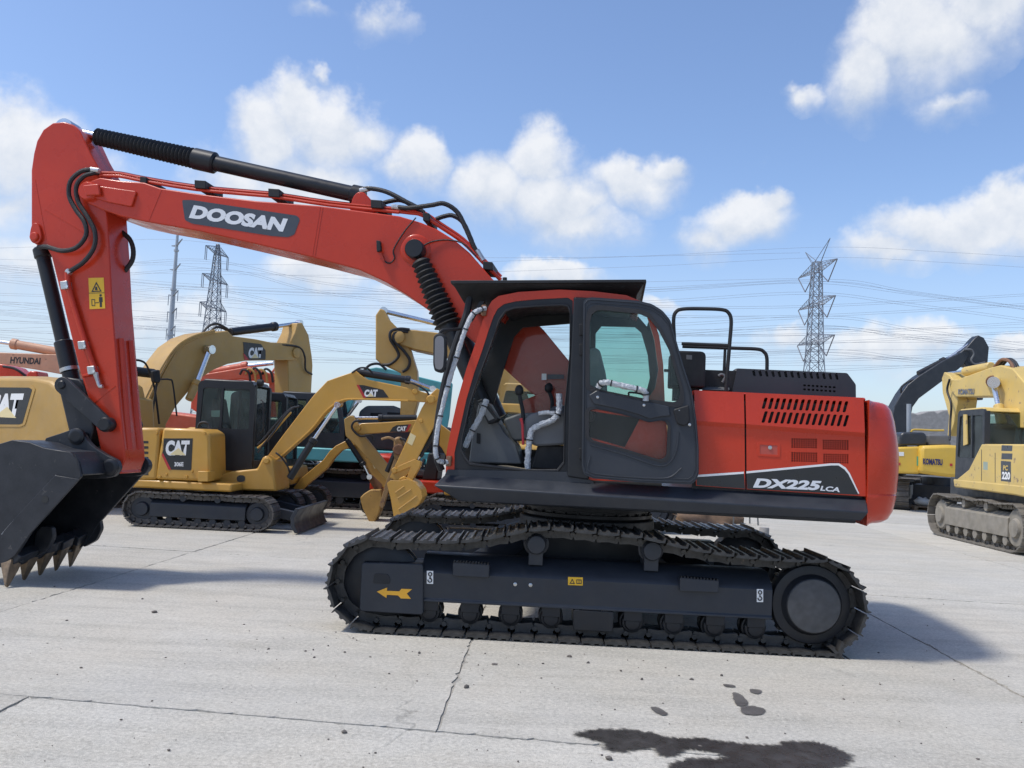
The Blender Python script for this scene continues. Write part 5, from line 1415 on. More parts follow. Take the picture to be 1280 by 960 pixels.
line('hydraulic_hose', E0, [(452, 526, -.14), (443, 527, -.16), (440, 535, -.16), (450, 545, -.16), (464, 544, -.14), (468, 552, -.14)], .02, RUB, m6)

R0 = Frame(-1.9, 18.3, -.1)
mr = thing('excavator', 'little red digger glimpsed between the small yellow diggers, in front of the teal machine', 'excavator', R0, 'parked excavators')
undercarriage(mr, R0, 1.9, .7, .32, .45, TRKM, BODYBLK, rollers=4, pitch=.11)
mk('deck_frame', G().prism([(-.8, .5), (.7, .5), (.75, .62), (.7, .75), (-.8, .75)], -.6, .6), RED, mr, R0, .03)
mk('engine_hood', G().prism([(-.85, .75), (-.1, .75), (-.1, 1.2), (-.7, 1.25), (-.85, 1.1)], -.6, .6), RED, mr, R0, .07)
mk('control_stand', G().prism([(.2, .75), (.5, .75), (.55, 1.3), (.3, 1.3)], -.3, .3), BLKM, mr, R0, .03)
mk('backrest', G().prism([(-.08, .8), (.3, .8), (.3, .95), (.06, .97), (0, 1.45), (-.1, 1.44)], -.28, .28), SEAT, mr, R0, .04)
mk('boom', G().tube([(.7, 0, .7), (.95, 0, 1.2), (1.3, 0, 1.5), (1.8, 0, 1.45)], [.09, .09, .08, .07], 6, 4), RED, mr, R0)
mk('stick', G().tube([(1.8, 0, 1.5), (1.9, 0, 1.0), (1.85, 0, .5)], [.07, .06, .05], 6, 3), RED, mr, R0)
mk('bucket', G().prism([(1.75, .5), (1.95, .52), (1.95, .2), (1.75, .1), (1.65, .3)], -.2, .2), BLK, mr, R0, .02)
o = mk('boom_cylinder', G().cyl((.85, -.12, .75), (1.05, -.12, 1.15), .035, 10), BLK, mr, R0); mk('cylinder_rod', G().cyl((1.05, -.12, 1.15), (1.2, -.12, 1.42), .02, 8), STEEL, o, R0)

GQ = Frame(-1.55, 15.7, .05)
gq = thing('demolition_grab', 'rusty tan demolition grab standing on the ground behind the hanging yellow buckets', 'grab', GQ)
TANR = mat('rusty_tan_paint', (.34, .20, .075), .65, var=.3, scale=5, dust=.15, wear=((.18, .09, .05), .42, 7))
poly('grab_head', [(492, 548), (499, 545), (505, 552), (506, 570), (500, 578), (492, 572)], GQ, -.2, .4, TANR, gq, .03, .05)
pin(GQ, 498, 562, -.24, .1, .46, RUST, gq)
for a in ([(494, 570), (500, 574), (486, 612), (478, 636), (474, 632), (482, 604)], [(499, 572), (506, 570), (508, 606), (502, 640), (497, 636), (500, 606)]):
    poly('grab_jaw', a, GQ, -.14, .28, TANR, gq, .015, .02)
o = mk('grab_cylinder', G().cyl(GQ.P(484, 590, 0), GQ.P(494, 566, 0), .05, 12), BLK, gq, GQ)
line('hydraulic_hose', GQ, [(477, 549, -.2), (486, 547, -.24), (494, 551, -.24), (498, 560, -.22)], .022, TANR, gq)
line('hydraulic_hose', GQ, [(500, 548, -.2), (508, 552, -.24), (509, 566, -.24), (503, 574, -.2)], .022, RUB, gq)

# ---- red excavator far behind, with a diamond plate on its stick
G0 = Frame(-7.6, 25.5, 0.03)
m7 = thing('excavator', 'distant orange-red excavator with a white diamond plate on its stick, behind the compact cab', 'excavator', G0, 'parked excavators')
undercarriage(m7, G0, 4.0, 1.4, .6, .9, TRKM, BODYBLK, rollers=0)
mk('engine_house', G().prism([(-2.3, 1.05), (1.3, 1.05), (1.3, 1.7), (-2.3, 2.0)], -1.25, 1.25), ORED, m7, G0, .06)
poly('boom', [(238, 510), (240, 484), (252, 468), (282, 463), (310, 458), (336, 466), (345, 470), (340, 480), (320, 476), (300, 474), (265, 478), (256, 500), (252, 520)], G0, -.28, .56, ORED, m7, .03)
ram('arm_cylinder', G0, (262, 466), (310, 457.5), (346, 453.5), -.05, .12, .06, m7, ORED)
sg = poly('stick', [(336, 476), (337, 467), (348, 452), (354, 453), (358, 460), (358, 469), (348, 484), (345, 520), (336, 540), (328, 536), (336, 500)], G0, -.24, .48, ORED, m7, .03)
dp = flat('diamond_plate', [(346.5, 460.5), (351.8, 465), (346.8, 471), (341.5, 465.5)], WHITE, sg, G0, -.245, .003)
flat('star_mark', [(346.6, 462.5), (347.6, 464.6), (350, 465.2), (347.7, 466.4), (346.8, 469), (345.8, 466.6), (343.5, 465.6), (345.7, 464.6)], mat('teal_print', (.05, .25, .32), .5), dp, G0, -.249, .002)
for k in range(5):
    line('hydraulic_hose', G0, [(300 + 7 * k, 468, -.4), (304 + 7 * k, 462 - k % 3, -.45), (311 + 7 * k, 466, -.45), (313 + 7 * k, 478, -.4)], .035, CATT if k % 2 else RUB, m7)

# ---- peach boom at the left edge
H0 = Frame(-13.2, 23.5, 0.05)
m8 = thing('excavator', 'faded peach-orange excavator at the left edge, boom showing over the tan counterweight', 'excavator', H0, 'parked excavators')
undercarriage(m8, H0, 4.0, 1.4, .6, .9, TRKM, BODYBLK, rollers=0)
mk('engine_house', G().prism([(-2.3, 1.05), (1.3, 1.05), (1.3, 1.7), (-2.3, 2.0)], -1.25, 1.25), ORAN, m8, H0, .06)
bh = poly('boom', [(-150, 520), (-120, 470), (-80, 446), (-40, 440), (0, 440.5), (40, 442), (74, 443), (98, 449), (100, 466), (75, 467.5), (42, 461.5), (0, 455), (-40, 458), (-80, 480), (-110, 530)], H0, -.28, .56, ORAN, m8, .02)
lettering('lettering', 'HYUNDAI', DECAL, bh, H0, H0.p(12.5, 454.2, -.28), H0.p(50, 455.6, -.28), H0.p(13.5, 446, -.28), -.28, bold=.035, off=.004)
ram('arm_cylinder', H0, (72, 440), (14, 429.5), (-30, 423), 0, .12, .05, m8, ORAN)
poly('stick', [(92, 440), (104, 436), (112, 450), (112, 520), (98, 540), (88, 530), (94, 470)], H0, -.22, .44, ORAN, m8, .02)
I0 = Frame(-11.2, 20.3, 0.0)
m9 = thing('excavator', 'red excavator under the faded peach boom, only scraps showing over the tan counterweight', 'excavator', I0, 'parked excavators')
undercarriage(m9, I0, 4.0, 1.4, .6, .9, TRKM, BODYBLK, rollers=0)
mk('engine_house', G().prism([(-2.3, 1.05), (1.3, 1.05), (1.3, 1.7), (-2.3, 2.0)], -1.25, 1.25), ORED, m9, I0, .06)
poly('boom', [(-60, 500), (-40, 462), (-10, 454), (6, 455.5), (18, 459), (28, 468), (30, 500), (-20, 510)], I0, -.25, .5, RED, m9, .03)
line('hydraulic_hose', I0, [(4, 458, -.3), (16, 460, -.35), (24, 464, -.35), (32, 470, -.3)], .03, RUB, m9)
poly('valve_cover', [(33, 467), (37, 463.5), (46, 464), (47, 470), (46, 500), (33, 500)], I0, -.5, .5, RED, m9, .03)

# ---- right: bright yellow excavator facing away
K0 = Frame(10.72, 17.75, R(86.8))
m10 = thing('excavator', 'worn bright yellow excavator with dusty tracks facing away at the right edge of the yard', 'excavator', K0, 'parked excavators')
undercarriage(m10, K0, 4.1, 1.42, .6, .92, TRKD, mat('dusty_frame_paint', (.20, .18, .14), .85, var=.3, scale=4, dust=.5, bump=.2), rollers=7, pitch=.19, sag=.06)
YS = 1.34
kp = lambda L, y=YS: K0.pts(L, y)
def polyk(nm, px, y, th, m, root=m10, bev=.015, r=0):
    q = kp(px, y)
    if r: q = rounded(q, r)
    return mk(nm, G().prism(q, y, y - th), m, root, K0, bev)
polyk('deck_rail', [(1191, 598.6), (1266, 605.6), (1330, 612), (1330, 632), (1267, 619), (1192.5, 609)], YS, 2.6, KOMY, bev=.03)
xk = lambda px, py, y=YS: K0.p(px, py, y)
x_r = xk(1229, 560)[0]; x_f = xk(1193, 560)[0]; z_t = xk(1210, 511)[1]
zb_ = xk(1230, 604)[1]; zh = xk(1250, 555)[1]
mk('side_panel', G().prism([(xk(1192, 600)[0], zb_ - .02), (xk(1210, 590)[0], zb_ + .25), (xk(1226, 560)[0], zh), (-2.6, zh), (-2.6, zb_ - .05)], YS - .01, YS - .35), KOMY, m10, K0, .03)
mk('engine_house', G().prism([(x_r, zb_), (x_r, zh - .03), (-2.55, zh - .02), (-2.55, zb_)], YS - .36, -1.3), KOMY, m10, K0, .05)
mk('counterweight', G().prism([(-2.3, zb_ - .15), (-2.3, zh - .04), (-2.85, zh - .08), (-2.95, zb_ + .3), (-2.85, zb_ - .15)], YS - .02, -1.32), KOMY, m10, K0, .12, 3)
mk('belly_frame', G().box(-2.2, 1.9, -1.0, 1.0, .78, zb_ + .05), BODYBLK, m10, K0, .02)
ck = cabin(m10, K0, x_r, x_f, YS - 1.02, YS - .02, zb_ + .02, z_t - .02, BODYBLK, GLSD, slant=.10, split=.32, roofm=KOMY)
mk('cab_post', G().prism(K0.pts([(1204, 518), (1208, 518), (1209, 555), (1204, 557)], YS), YS, YS - .02), KOMY, ck, K0)
# stickers
o = mk('model_sticker', G().prism(kp([(1251, 576), (1263.6, 577), (1263.6, 602.5), (1251, 601.2)], YS - .008), YS - .009, YS - .02), DECALG, m10, K0)
def ltr(s, a, b, c, m, y, **k): return lettering('lettering', s, m, o, K0, K0.p(*a, y), K0.p(*b, y), K0.p(*c, y), y, **k)
ltr('PC', (1254, 588), (1260, 588.3), (1254.3, 581.5), KOMY, YS - .008, bold=.04, off=.004)
ltr('220', (1252.5, 599), (1262.8, 599.8), (1252.8, 589.5), WHITE, YS - .008, bold=.05, off=.004)
for a, b in ((556.5, 563.5), (566.5, 574)):
    mk('sticker_stripe', G().prism(kp([(1252, a), (1265.5, a + .4), (1265, b + .4), (1251.5, b)], YS - .008), YS - .009, YS - .02), DECALG, o, K0)
mk('small_decal', G().prism(kp([(1229, 577), (1234.5, 577.5), (1234.5, 587.5), (1229, 587)], YS - .008), YS - .009, YS - .02), mat('grey_green_print', (.3, .36, .3), .6), m10, K0)
for p4 in ([(1243.5, 566), (1244.2, 566), (1244.2, 603), (1243.5, 603)], [(1226.5, 562), (1227.2, 562), (1227.2, 601), (1226.5, 601)]):
    mk('panel_gap', G().prism(kp(p4, YS - .008), YS - .0085, YS - .03), DECAL, m10, K0)
# boom and stick along the depth of the yard
bk_ = polyk('boom', [(1187, 474), (1196, 474.5), (1236, 460), (1250, 456.5), (1266, 461), (1290, 490), (1312, 535), (1272, 535), (1252, 507), (1242, 495.5), (1195, 496), (1187, 486)], .62, .6, KOMY, bev=.02)
lettering('lettering', 'KOMATSU', mat('print_slate', (.12, .14, .18), .5), bk_, K0, K0.p(1198, 493.3, .625), K0.p(1218, 493, .625), K0.p(1198, 486.2, .625), .625, bold=.04, off=.006)
a_, j_, e_ = K0.P(1239, 458.5, .32), K0.P(1207, 464.5, .32), K0.P(1183, 468, .32)
o = mk('arm_cylinder', G().cyl(a_, j_, .11, 16, .02), KOMY, m10, K0); mk('cylinder_rod', G().cyl(j_, e_, .05, 10), STEEL, o, K0)
a_, j_, e_ = K0.P(1252, 530, .75), K0.P(1248, 506, .75), K0.P(1242, 478, .75)
o = mk('boom_cylinder', G().cyl(a_, j_, .10, 16, .02), KOMY, m10, K0); mk('cylinder_rod', G().cyl(j_, e_, .06, 10).cyl(K0.P(1242, 478, .85), K0.P(1242, 478, .6), .12, 14), STEEL, o, K0)
pin_ = mk('pin', G().cyl(K0.P(1240.5, 477, .64), K0.P(1240.5, 477, .0), .13, 14), RUST, m10, K0)
polyk('stick', [(1177, 473), (1180, 465), (1187, 469), (1193, 478), (1197, 500), (1193, 528), (1187, 545), (1184, 545), (1186, 520), (1178, 491)], .55, .45, KOMY, bev=.02)
for k in range(3):
    L = [(1243 + 4 * k, 459, .5 - .1 * k), (1252 + 4 * k, 449.5, .5 - .1 * k), (1263 + 3 * k, 453, .5 - .1 * k), (1270 + 3 * k, 470, .5 - .1 * k), (1282, 490, .5 - .1 * k)]
    mk('hydraulic_hose', G().tube(K0.px3(L), .035, 6, 5), RUB if k else RUST, m10, K0)
mk('hydraulic_hose', G().tube(K0.px3([(1187, 474, .66), (1184, 488, .66), (1189, 505, .66), (1188, 525, .66), (1187, 550, .8)]), .025, 6, 5), RUB, m10, K0)

# ---- right: golden excavator seen from its corner, and the dark one behind it
J0 = Frame(14.3, 29.2, R(60)); JR = Frame(14.3, 29.2, R(-8))
m11 = thing('excavator', 'golden yellow excavator with dark engine hood, its counterweight towards the camera, beyond the red one', 'excavator', JR, 'parked excavators')
undercarriage(m11, J0, 4.0, 1.4, .6, .95, TRKM, BODYBLK, rollers=0)
y = -2.5
poly('side_house', [(1118, 559), (1151.5, 558), (1150.5, 592.5), (1118, 591.5)], JR, y + .25, 2.6, KOMY2, m11, .06)
cj = poly('counterweight', [(1150.8, 591.5), (1151, 560), (1155, 557), (1186, 556), (1200, 557), (1202, 590), (1198, 597), (1186, 596.5)], JR, y, .7, KOMY2, m11, .10)
lettering('lettering', 'KOMATSU', mat('print_navy', (.02, .025, .12), .5), cj, JR, JR.p(1153.6, 580.6, y), JR.p(1178, 581.8, y), JR.p(1153.6, 572.8, y), y, bold=.05, off=.012)
flat('green_sticker', [(1146, 570.5), (1149.6, 570.5), (1149.6, 582), (1146, 582)], mat('green_print', (.10, .36, .25), .5), m11, JR, y + .24, .008)
flat('white_sticker', [(1122, 565), (1130, 565), (1130, 570), (1122, 570)], WHITE, m11, JR, y + .24, .008)
for px, py in ((1124, 580), (1189, 581)): flat('reflector', [(px - 1.6, py - 1.6), (px + 1.6, py - 1.6), (px + 1.6, py + 1.6), (px - 1.6, py + 1.6)], PURP, m11, JR, y - .01 if px > 1150 else y + .24, .01)
poly('engine_hood', [(1124.5, 557), (1125, 543), (1130, 540), (1156, 540.5), (1158.5, 545), (1158.5, 557)], JR, y + .4, 1.8, NAVY, m11, .06)
poly('engine_hood', [(1159.5, 557), (1160, 543), (1186, 543.5), (1190, 557)], JR, y + .6, 1.6, GREYI, m11, .05)
line('exhaust_pipe', JR, [(1136, 541, y + 1), (1136, 505, y + 1)], .07, GALV, m11, 0, 12)
line('hand_rail', JR, [(1139, 540, y + .9), (1143, 537, y + .9), (1165, 538, y + .9), (1180, 538, y + .9)], .03, KOMY2, m11, 3)
N0 = Frame(14.8, 34.5, 0.02)
m12 = thing('excavator', 'dark slate excavator raising its boom against the sky between the red counterweight and yellow boom', 'excavator', N0, 'parked excavators')
undercarriage(m12, N0, 4.2, 1.45, .6, .95, TRKM, BODYBLK, rollers=0)
mk('engine_house', G().prism([(-2.4, 1.05), (1.5, 1.05), (1.5, 2.0), (-2.4, 2.1)], -1.3, 1.3), NAVY, m12, N0, .08)
bn = poly('boom', [(1113, 560), (1114, 531), (1118, 508), (1127, 492), (1135, 481), (1149, 470), (1180, 450.5), (1203, 440), (1210, 447), (1205, 455), (1199, 461), (1180, 475), (1149, 498), (1141, 509), (1138, 525), (1136, 545), (1134, 562)], N0, -.3, .6, NAVY, m12, .03)
sn = poly('stick', [(1200, 441), (1209, 434), (1217.5, 424), (1223, 419), (1230, 422), (1236.5, 434), (1235, 452), (1233, 470), (1229, 500), (1221, 500), (1222, 460), (1208, 458), (1204, 452)], N0, -.24, .48, NAVY, m12, .03)
ram('arm_cylinder', N0, (1148, 468), (1182, 450.5), (1220, 424), -.0, .14, .06, m12)
line('hydraulic_hose', N0, [(1205, 437, -.35), (1214, 437, -.4), (1217, 443, -.4), (1214, 450, -.4), (1219, 455, -.4), (1231, 453, -.35)], .035, GREYI, m12)
line('hydraulic_hose', N0, [(1126, 491, -.2), (1127, 484, -.2), (1134, 478, -.2), (1142, 475, -.2)], .04, RUB, m12)
line('bucket_rod', N0, [(1228, 455, -.1), (1227, 475, -.1)], .06, STEEL, m12, 0, 8)

# ---- odds and ends on the ground
wq = [(1128, 545), (1130, 519), (1136, 517), (1141, 515.5), (1147, 518), (1152, 516.5), (1160, 514), (1168, 513.5), (1172, 516), (1178, 513), (1186, 512), (1195, 513.5), (1204, 516), (1212, 522), (1216, 545)]
WF = Frame(20, 42, 0.0)
q = WF.pts(wq, 0); q[0] = (q[0][0], 0); q[-1] = (q[-1][0], 0)
wl_ = mk('concrete_wall', G().prism(q, 0, .8), CONC, None, WF, .05)
tag(wl_, 'grey broken-topped concrete wall behind the golden counterweight, beside the dark boom', 'wall')
BF = Frame(0, 0)
def at(px, py): p_ = WORLD.gnd(px, py); return p_
p_ = at(1152, 637); PF = Frame(p_.x, p_.y, .1)
pl = thing('pallet', 'brown timber pallet lying flat beside the dusty yellow track', 'pallet', PF)
for k in range(5): mk('plank', G().box(-.55, .55, -.5 + .22 * k, -.36 + .22 * k, .10, .125), WOOD, pl, PF)
for k in range(3): mk('bearer', G().box(-.55 + .5 * k, -.45 + .5 * k, -.5, .52, 0, .098), WOOD, pl, PF)
SF = Frame(p_.x + .1, p_.y + .05, .3, .126)
g = G(); rb = random.Random(3)
g.ball((0, 0, .13), .33, .24, .15, 14, 9)
g.v = [(x * (1 + rb.uniform(-.12, .12)), y_ * (1 + rb.uniform(-.12, .12)), max(0, z * (1 + rb.uniform(-.15, .15)))) for x, y_, z in g.v]
sb = mk('sack', g, BAG, None, SF, angle=60); tag(sb, 'crumpled white sack on top of the brown timber pallet', 'sack')
p_ = at(1131, 632); TF = Frame(p_.x, p_.y, -.1)
g = G().prism(rounded([(-.35, 0), (.35, 0), (.38, .3), (.25, .42), (.05, .38), (-.2, .46), (-.4, .35)], .08), -.3, .3)
o = mk('rubbish_bag', g, mat('grey_sacking', (.12, .12, .125), .8, var=.4, scale=9, bump=.5, bscale=14), None, TF, .05, 3); tag(o, 'dark grey rubbish bundle with pale scraps by the golden excavator tracks', 'bag')
p_ = at(1131, 636); TF = Frame(p_.x, p_.y, -.1)
o = mk('timber_offcut', G().box(-.45, .4, -.08, .08, 0, .09), mat('pale_timber', (.45, .43, .30), .8, var=.3, scale=6), None, TF, .01); tag(o, 'pale timber offcut on the ground in front of the dark rubbish bundle', 'timber')
p_ = at(955, 674); BF = Frame(p_.x, p_.y, .2)
g = G().lathe((0, 0, 0), (0, 0, 1), [(0, .085), (.01, .095), (.10, .09), (.2, .092), (.22, .085), (.222, 0)], 14)
o = mk('concrete_block', g, CONC, None, BF); tag(o, 'round grey concrete stub standing on the ground beside the far black track', 'block')
p_ = at(927, 655); BF = Frame(p_.x, p_.y, .2)
g = G()
for a in (-.3, .3):
    for b in (-.2, .2): g.tube([(a, b, 0), (a * .9, b * .9, .45)], .016, 6)
g.tube([(-.3, -.2, .2), (.3, -.2, .2)], .012, 6).tube([(-.28, -.18, .45), (.28, -.18, .45), (.28, .18, .45), (-.28, .18, .45), (-.28, -.18, .45)], .014, 6)
o = mk('metal_trestle', g, mat('dull_metal', (.16, .17, .17), .6, metal=.4), None, BF); tag(o, 'thin metal trestle standing beyond the far black track', 'trestle')
p_ = at(880, 652); BF = Frame(p_.x, p_.y, 0)
g = G(); g.ball((0, 0, .0), .9, .5, .28, 16, 8)
g.v = [(x * (1 + rb.uniform(-.15, .15)), y_ * (1 + rb.uniform(-.15, .15)), z * (1 + rb.uniform(-.3, .3))) for x, y_, z in g.v]
o = mk('earth_heap', g, mat('brown_earth', (.17, .11, .07), .95, var=.3, scale=7, bump=.5), None, BF, angle=60); tag(o, 'low heap of brown earth seen under the red skirt beyond the tracks', 'heap')

# ================================================================== power line towers and cables
def strut(g, a, b, r): g.tube([a, b], r, 3, 0, False)
def lattice_tower(label, px, D, levels, wid, arm_z, armvec, armlen, top_z, vee):
    b = ray(px, 549.3 + .047 * (px - 640)); X = b.x / b.y * D
    fr = Frame(X, D, math.atan2(armvec[1], armvec[0]))
    t = thing('lattice_pylon', label, 'pylon', fr, 'lattice pylons')
    def w(z):
        for (z0, w0), (z1, w1) in zip(wid, wid[1:]):
            if z <= z1: return (w0 + (w1 - w0) * (z - z0) / (z1 - z0)) / 2
        return wid[-1][1] / 2
    zs = levels
    for sx, sy in ((-1, -1), (1, -1), (1, 1), (-1, 1)):
        mk('leg', G().tube([(sx * w(z), sy * w(z), z) for z in zs], .12, 4, 0), LATT, t, fr)
    g = G()
    for z0, z1 in zip(zs, zs[1:]):
        a, c = w(z0), w(z1)
        Q0 = [(-a, -a), (a, -a), (a, a), (-a, a)]; Q1 = [(-c, -c), (c, -c), (c, c), (-c, c)]
        for k in range(4):
            p0, p1 = Q0[k], Q0[(k + 1) % 4]; q0, q1 = Q1[k], Q1[(k + 1) % 4]
            strut(g, (*p0, z0), (*q1, z1), .07); strut(g, (*p1, z0), (*q0, z1), .07); strut(g, (*q0, z1), (*q1, z1), .07)
    mk('bracing', g, LATT, t, fr, kind='stuff')
    for z, ln in arm_z:
        for s in (-1, 1):
            g = G(); h = 1.6; a = w(z); tipx = s * ln
            for sy in (-1, 1):
                strut(g, (s * a, sy * a, z), (tipx, 0, z + .5), .09); strut(g, (s * a, sy * a, z + h), (tipx, 0, z + .5), .08)
                for k in range(1, 6):
                    t0 = k / 6; t1 = (k - 1) / 6
                    P = Vector((s * a, sy * a, z)).lerp(Vector((tipx, 0, z + .5)), t0); Q = Vector((s * a, sy * a, z + h)).lerp(Vector((tipx, 0, z + .5)), t1)
                    strut(g, P, Q, .05)
                    Q2 = Vector((s * a, -sy * a, z)).lerp(Vector((tipx, 0, z + .5)), t1); strut(g, P, Q2, .05)
            mk('cross_arm', g, LATT, t, fr)
            if vee:
                g = G(); lo = (s * (a + ln) * .55, 0, z - 3.4)
                g.tube([(tipx, 0, z + .4), lo], .11, 6); g.tube([(s * a, 0, z), lo], .11, 6)
                mk('insulator', g, mat('insulator_brown', (.10, .10, .12), .4) if 'insulator_brown' not in bpy.data.materials else bpy.data.materials['insulator_brown'], t, fr)
            else:
                for dx in (0, .12):
                    g = G().tube([(tipx * (1 - dx), 0, z + .4), (tipx * (1 - dx), 0, z - 2.6)], .09, 6)
                    mk('insulator', g, LATT, t, fr)
    return t, fr
lv = lambda a, b, n: [a + (b - a) * (1 - (1 - i / n) ** 1.35) for i in range(n + 1)]
tA, fA = lattice_tower('tall grey lattice pylon above the black engine cover, right', 1015, 187, lv(0, 25, 8) + [27, 29.2, 31.3, 33.4, 35.4, 37.4, 39.3, 41, 42.6], [(0, 6.2), (22, 2.9), (41, 1.7), (43, 1.3)],
                       [(25.2, 10.5), (33.2, 10.5), (40.6, 11)], (.3, -10), 10.5, 45, True)
g = G()
for s in (-1, 1):
    for sy in (-1, 1): strut(g, (s * .65, sy * .65, 42.6), (s * 7, 0, 46.2), .08)
    strut(g, (s * .65, 0, 41), (s * 7, 0, 46.2), .08)
mk('earth_wire_peak', g, LATT, tA, fA)
tB, fB = lattice_tower('slim grey lattice pylon with hanging insulators behind the tan-yellow boom', 257, 200, lv(0, 26, 8) + [28, 30, 32, 34, 36, 38, 40, 41.6, 43], [(0, 5.6), (24, 2.9), (40, 1.2), (43.5, .4)],
                       [(28, 7.6), (34.4, 7.4), (40.8, 6.6)], (.4, 6), 6.3, 43.5, False)
# steel monopole
D = 118; b = ray(205, 529); PFm = Frame(b.x / b.y * D, D, math.atan2(-9, 6))
mp_ = thing('monopole', 'slim tapering steel power pole with short cross arms, left of the lattice pylon', 'power pole', PFm)
zt = EYE + (529 - 272) / FPX * D
mk('pole_shaft', G().tube([(0, 0, 0), (0, 0, zt * .5), (0, 0, zt)], [.60, .36, .15], 14, 0), GALV, mp_, PFm)
for k, y_ in enumerate((303, 334, 367, 389, 411)):
    z = EYE + (529 - y_) / FPX * D; ln = 2.9 - .12 * k
    for s in (-1, 1):
        mk('cross_arm', G().tube([(0, 0, z - .2), (s * ln, 0, z + .25)], [.14, .07], 6, 0), LATT, mp_, PFm)
        if k > 1: mk('insulator', G().tube([(s * ln, 0, z + .2), (s * ln, 0, z - 1.2)], .05, 5, 0), LATT, mp_, PFm)
for y_ in (311, 361, 418):
    z = EYE + (529 - y_) / FPX * D; r_ = .60 - (z / zt) * .45
    mk('pole_flange', G().cyl((0, 0, z - .12), (0, 0, z + .12), r_ + .12, 14), GALV, mp_, PFm)

WLS = (('thin power cable strung to the tall lattice pylon on the right', 'cables on the tall lattice pylon'),
       ('thin power cable strung to the slim lattice pylon on the left', 'cables on the slim lattice pylon'),
       ('faint far power cable running level low over the machines', 'far cables low over the machines'),
       ('hair-thin power cable strung to the steel monopole', 'cables on the steel monopole'),
       ('single earth wire passing over the very top of the tall lattice pylon', 'earth wires'))
def wire(L, D, r=.026, lab=0):
    P = []
    for px, py in L:
        d = ray(px, py); P.append(CAM + d * (D / d.y))
    P = catmull(P, 8)
    o = mk('power_cable', G().tube(P, r, 4, 0), WIRE, None, WORLD)
    tag(o, WLS[lab][0], 'cable', WLS[lab][1])
def pair(L, D, gap=3, r=.026, lab=0):
    wire(L, D, r, lab); wire([(a, b + gap) for a, b in L], D, r, lab)
# through the right-hand pylon
for (tx, ty, dl, drr) in ((1006, 351, 12, 33), (1034, 349, 10, 34), (1008, 365, 12, 33), (1033, 395, 10, 34), (1007, 406, 10, 30), (1032, 408, 9, 30), (1003, 440, 6, 22), (1033, 437, 6, 24)):
    pair([(-60, ty - 26 + dl * .3), (240, ty - 4 + dl), (520, ty + 8 + dl * .8), (800, ty + 9 + dl * .2), (tx, ty), (1140, ty + drr * .44), (1340, ty + drr * 1.25)], 187)
for ty in (309, 322):
    wire([(-60, ty + 14), (400, ty + 22), (780, ty + 12), (1028, ty), (1180, ty + 6), (1340, ty + 16)], 187, .022, 4)
# through the left-hand lattice pylon
for (tx, ty) in ((254, 324), (276, 336), (250, 359), (273, 370), (246, 393), (272, 405)):
    pair([(-60, ty + 6), (100, ty + 9), (tx, ty), (400, ty + 28), (560, ty + 46), (760, ty + 56), (1000, ty + 58), (1340, ty + 40)], 200, 2.5, .026, 1)
# a third line, farther off and lower
for k, ty in enumerate((412, 419, 428, 437, 447, 456)):
    wire([(-60, ty - 40 + 4 * k), (200, ty - 22 + 3 * k), (560, ty - 6), (900, ty), (1340, ty - 3 + k)], 260, .034, 2)
# and the pole's own circuit
for k, y_ in enumerate((298, 330, 376, 399, 421)):
    wire([(-60, y_ + 14), (80, y_ + 9), (200, y_ + 1), (330, y_ + 12), (520, y_ + 22), (700, y_ + 24), (1000, y_ + 18)], 118, .015, 3)
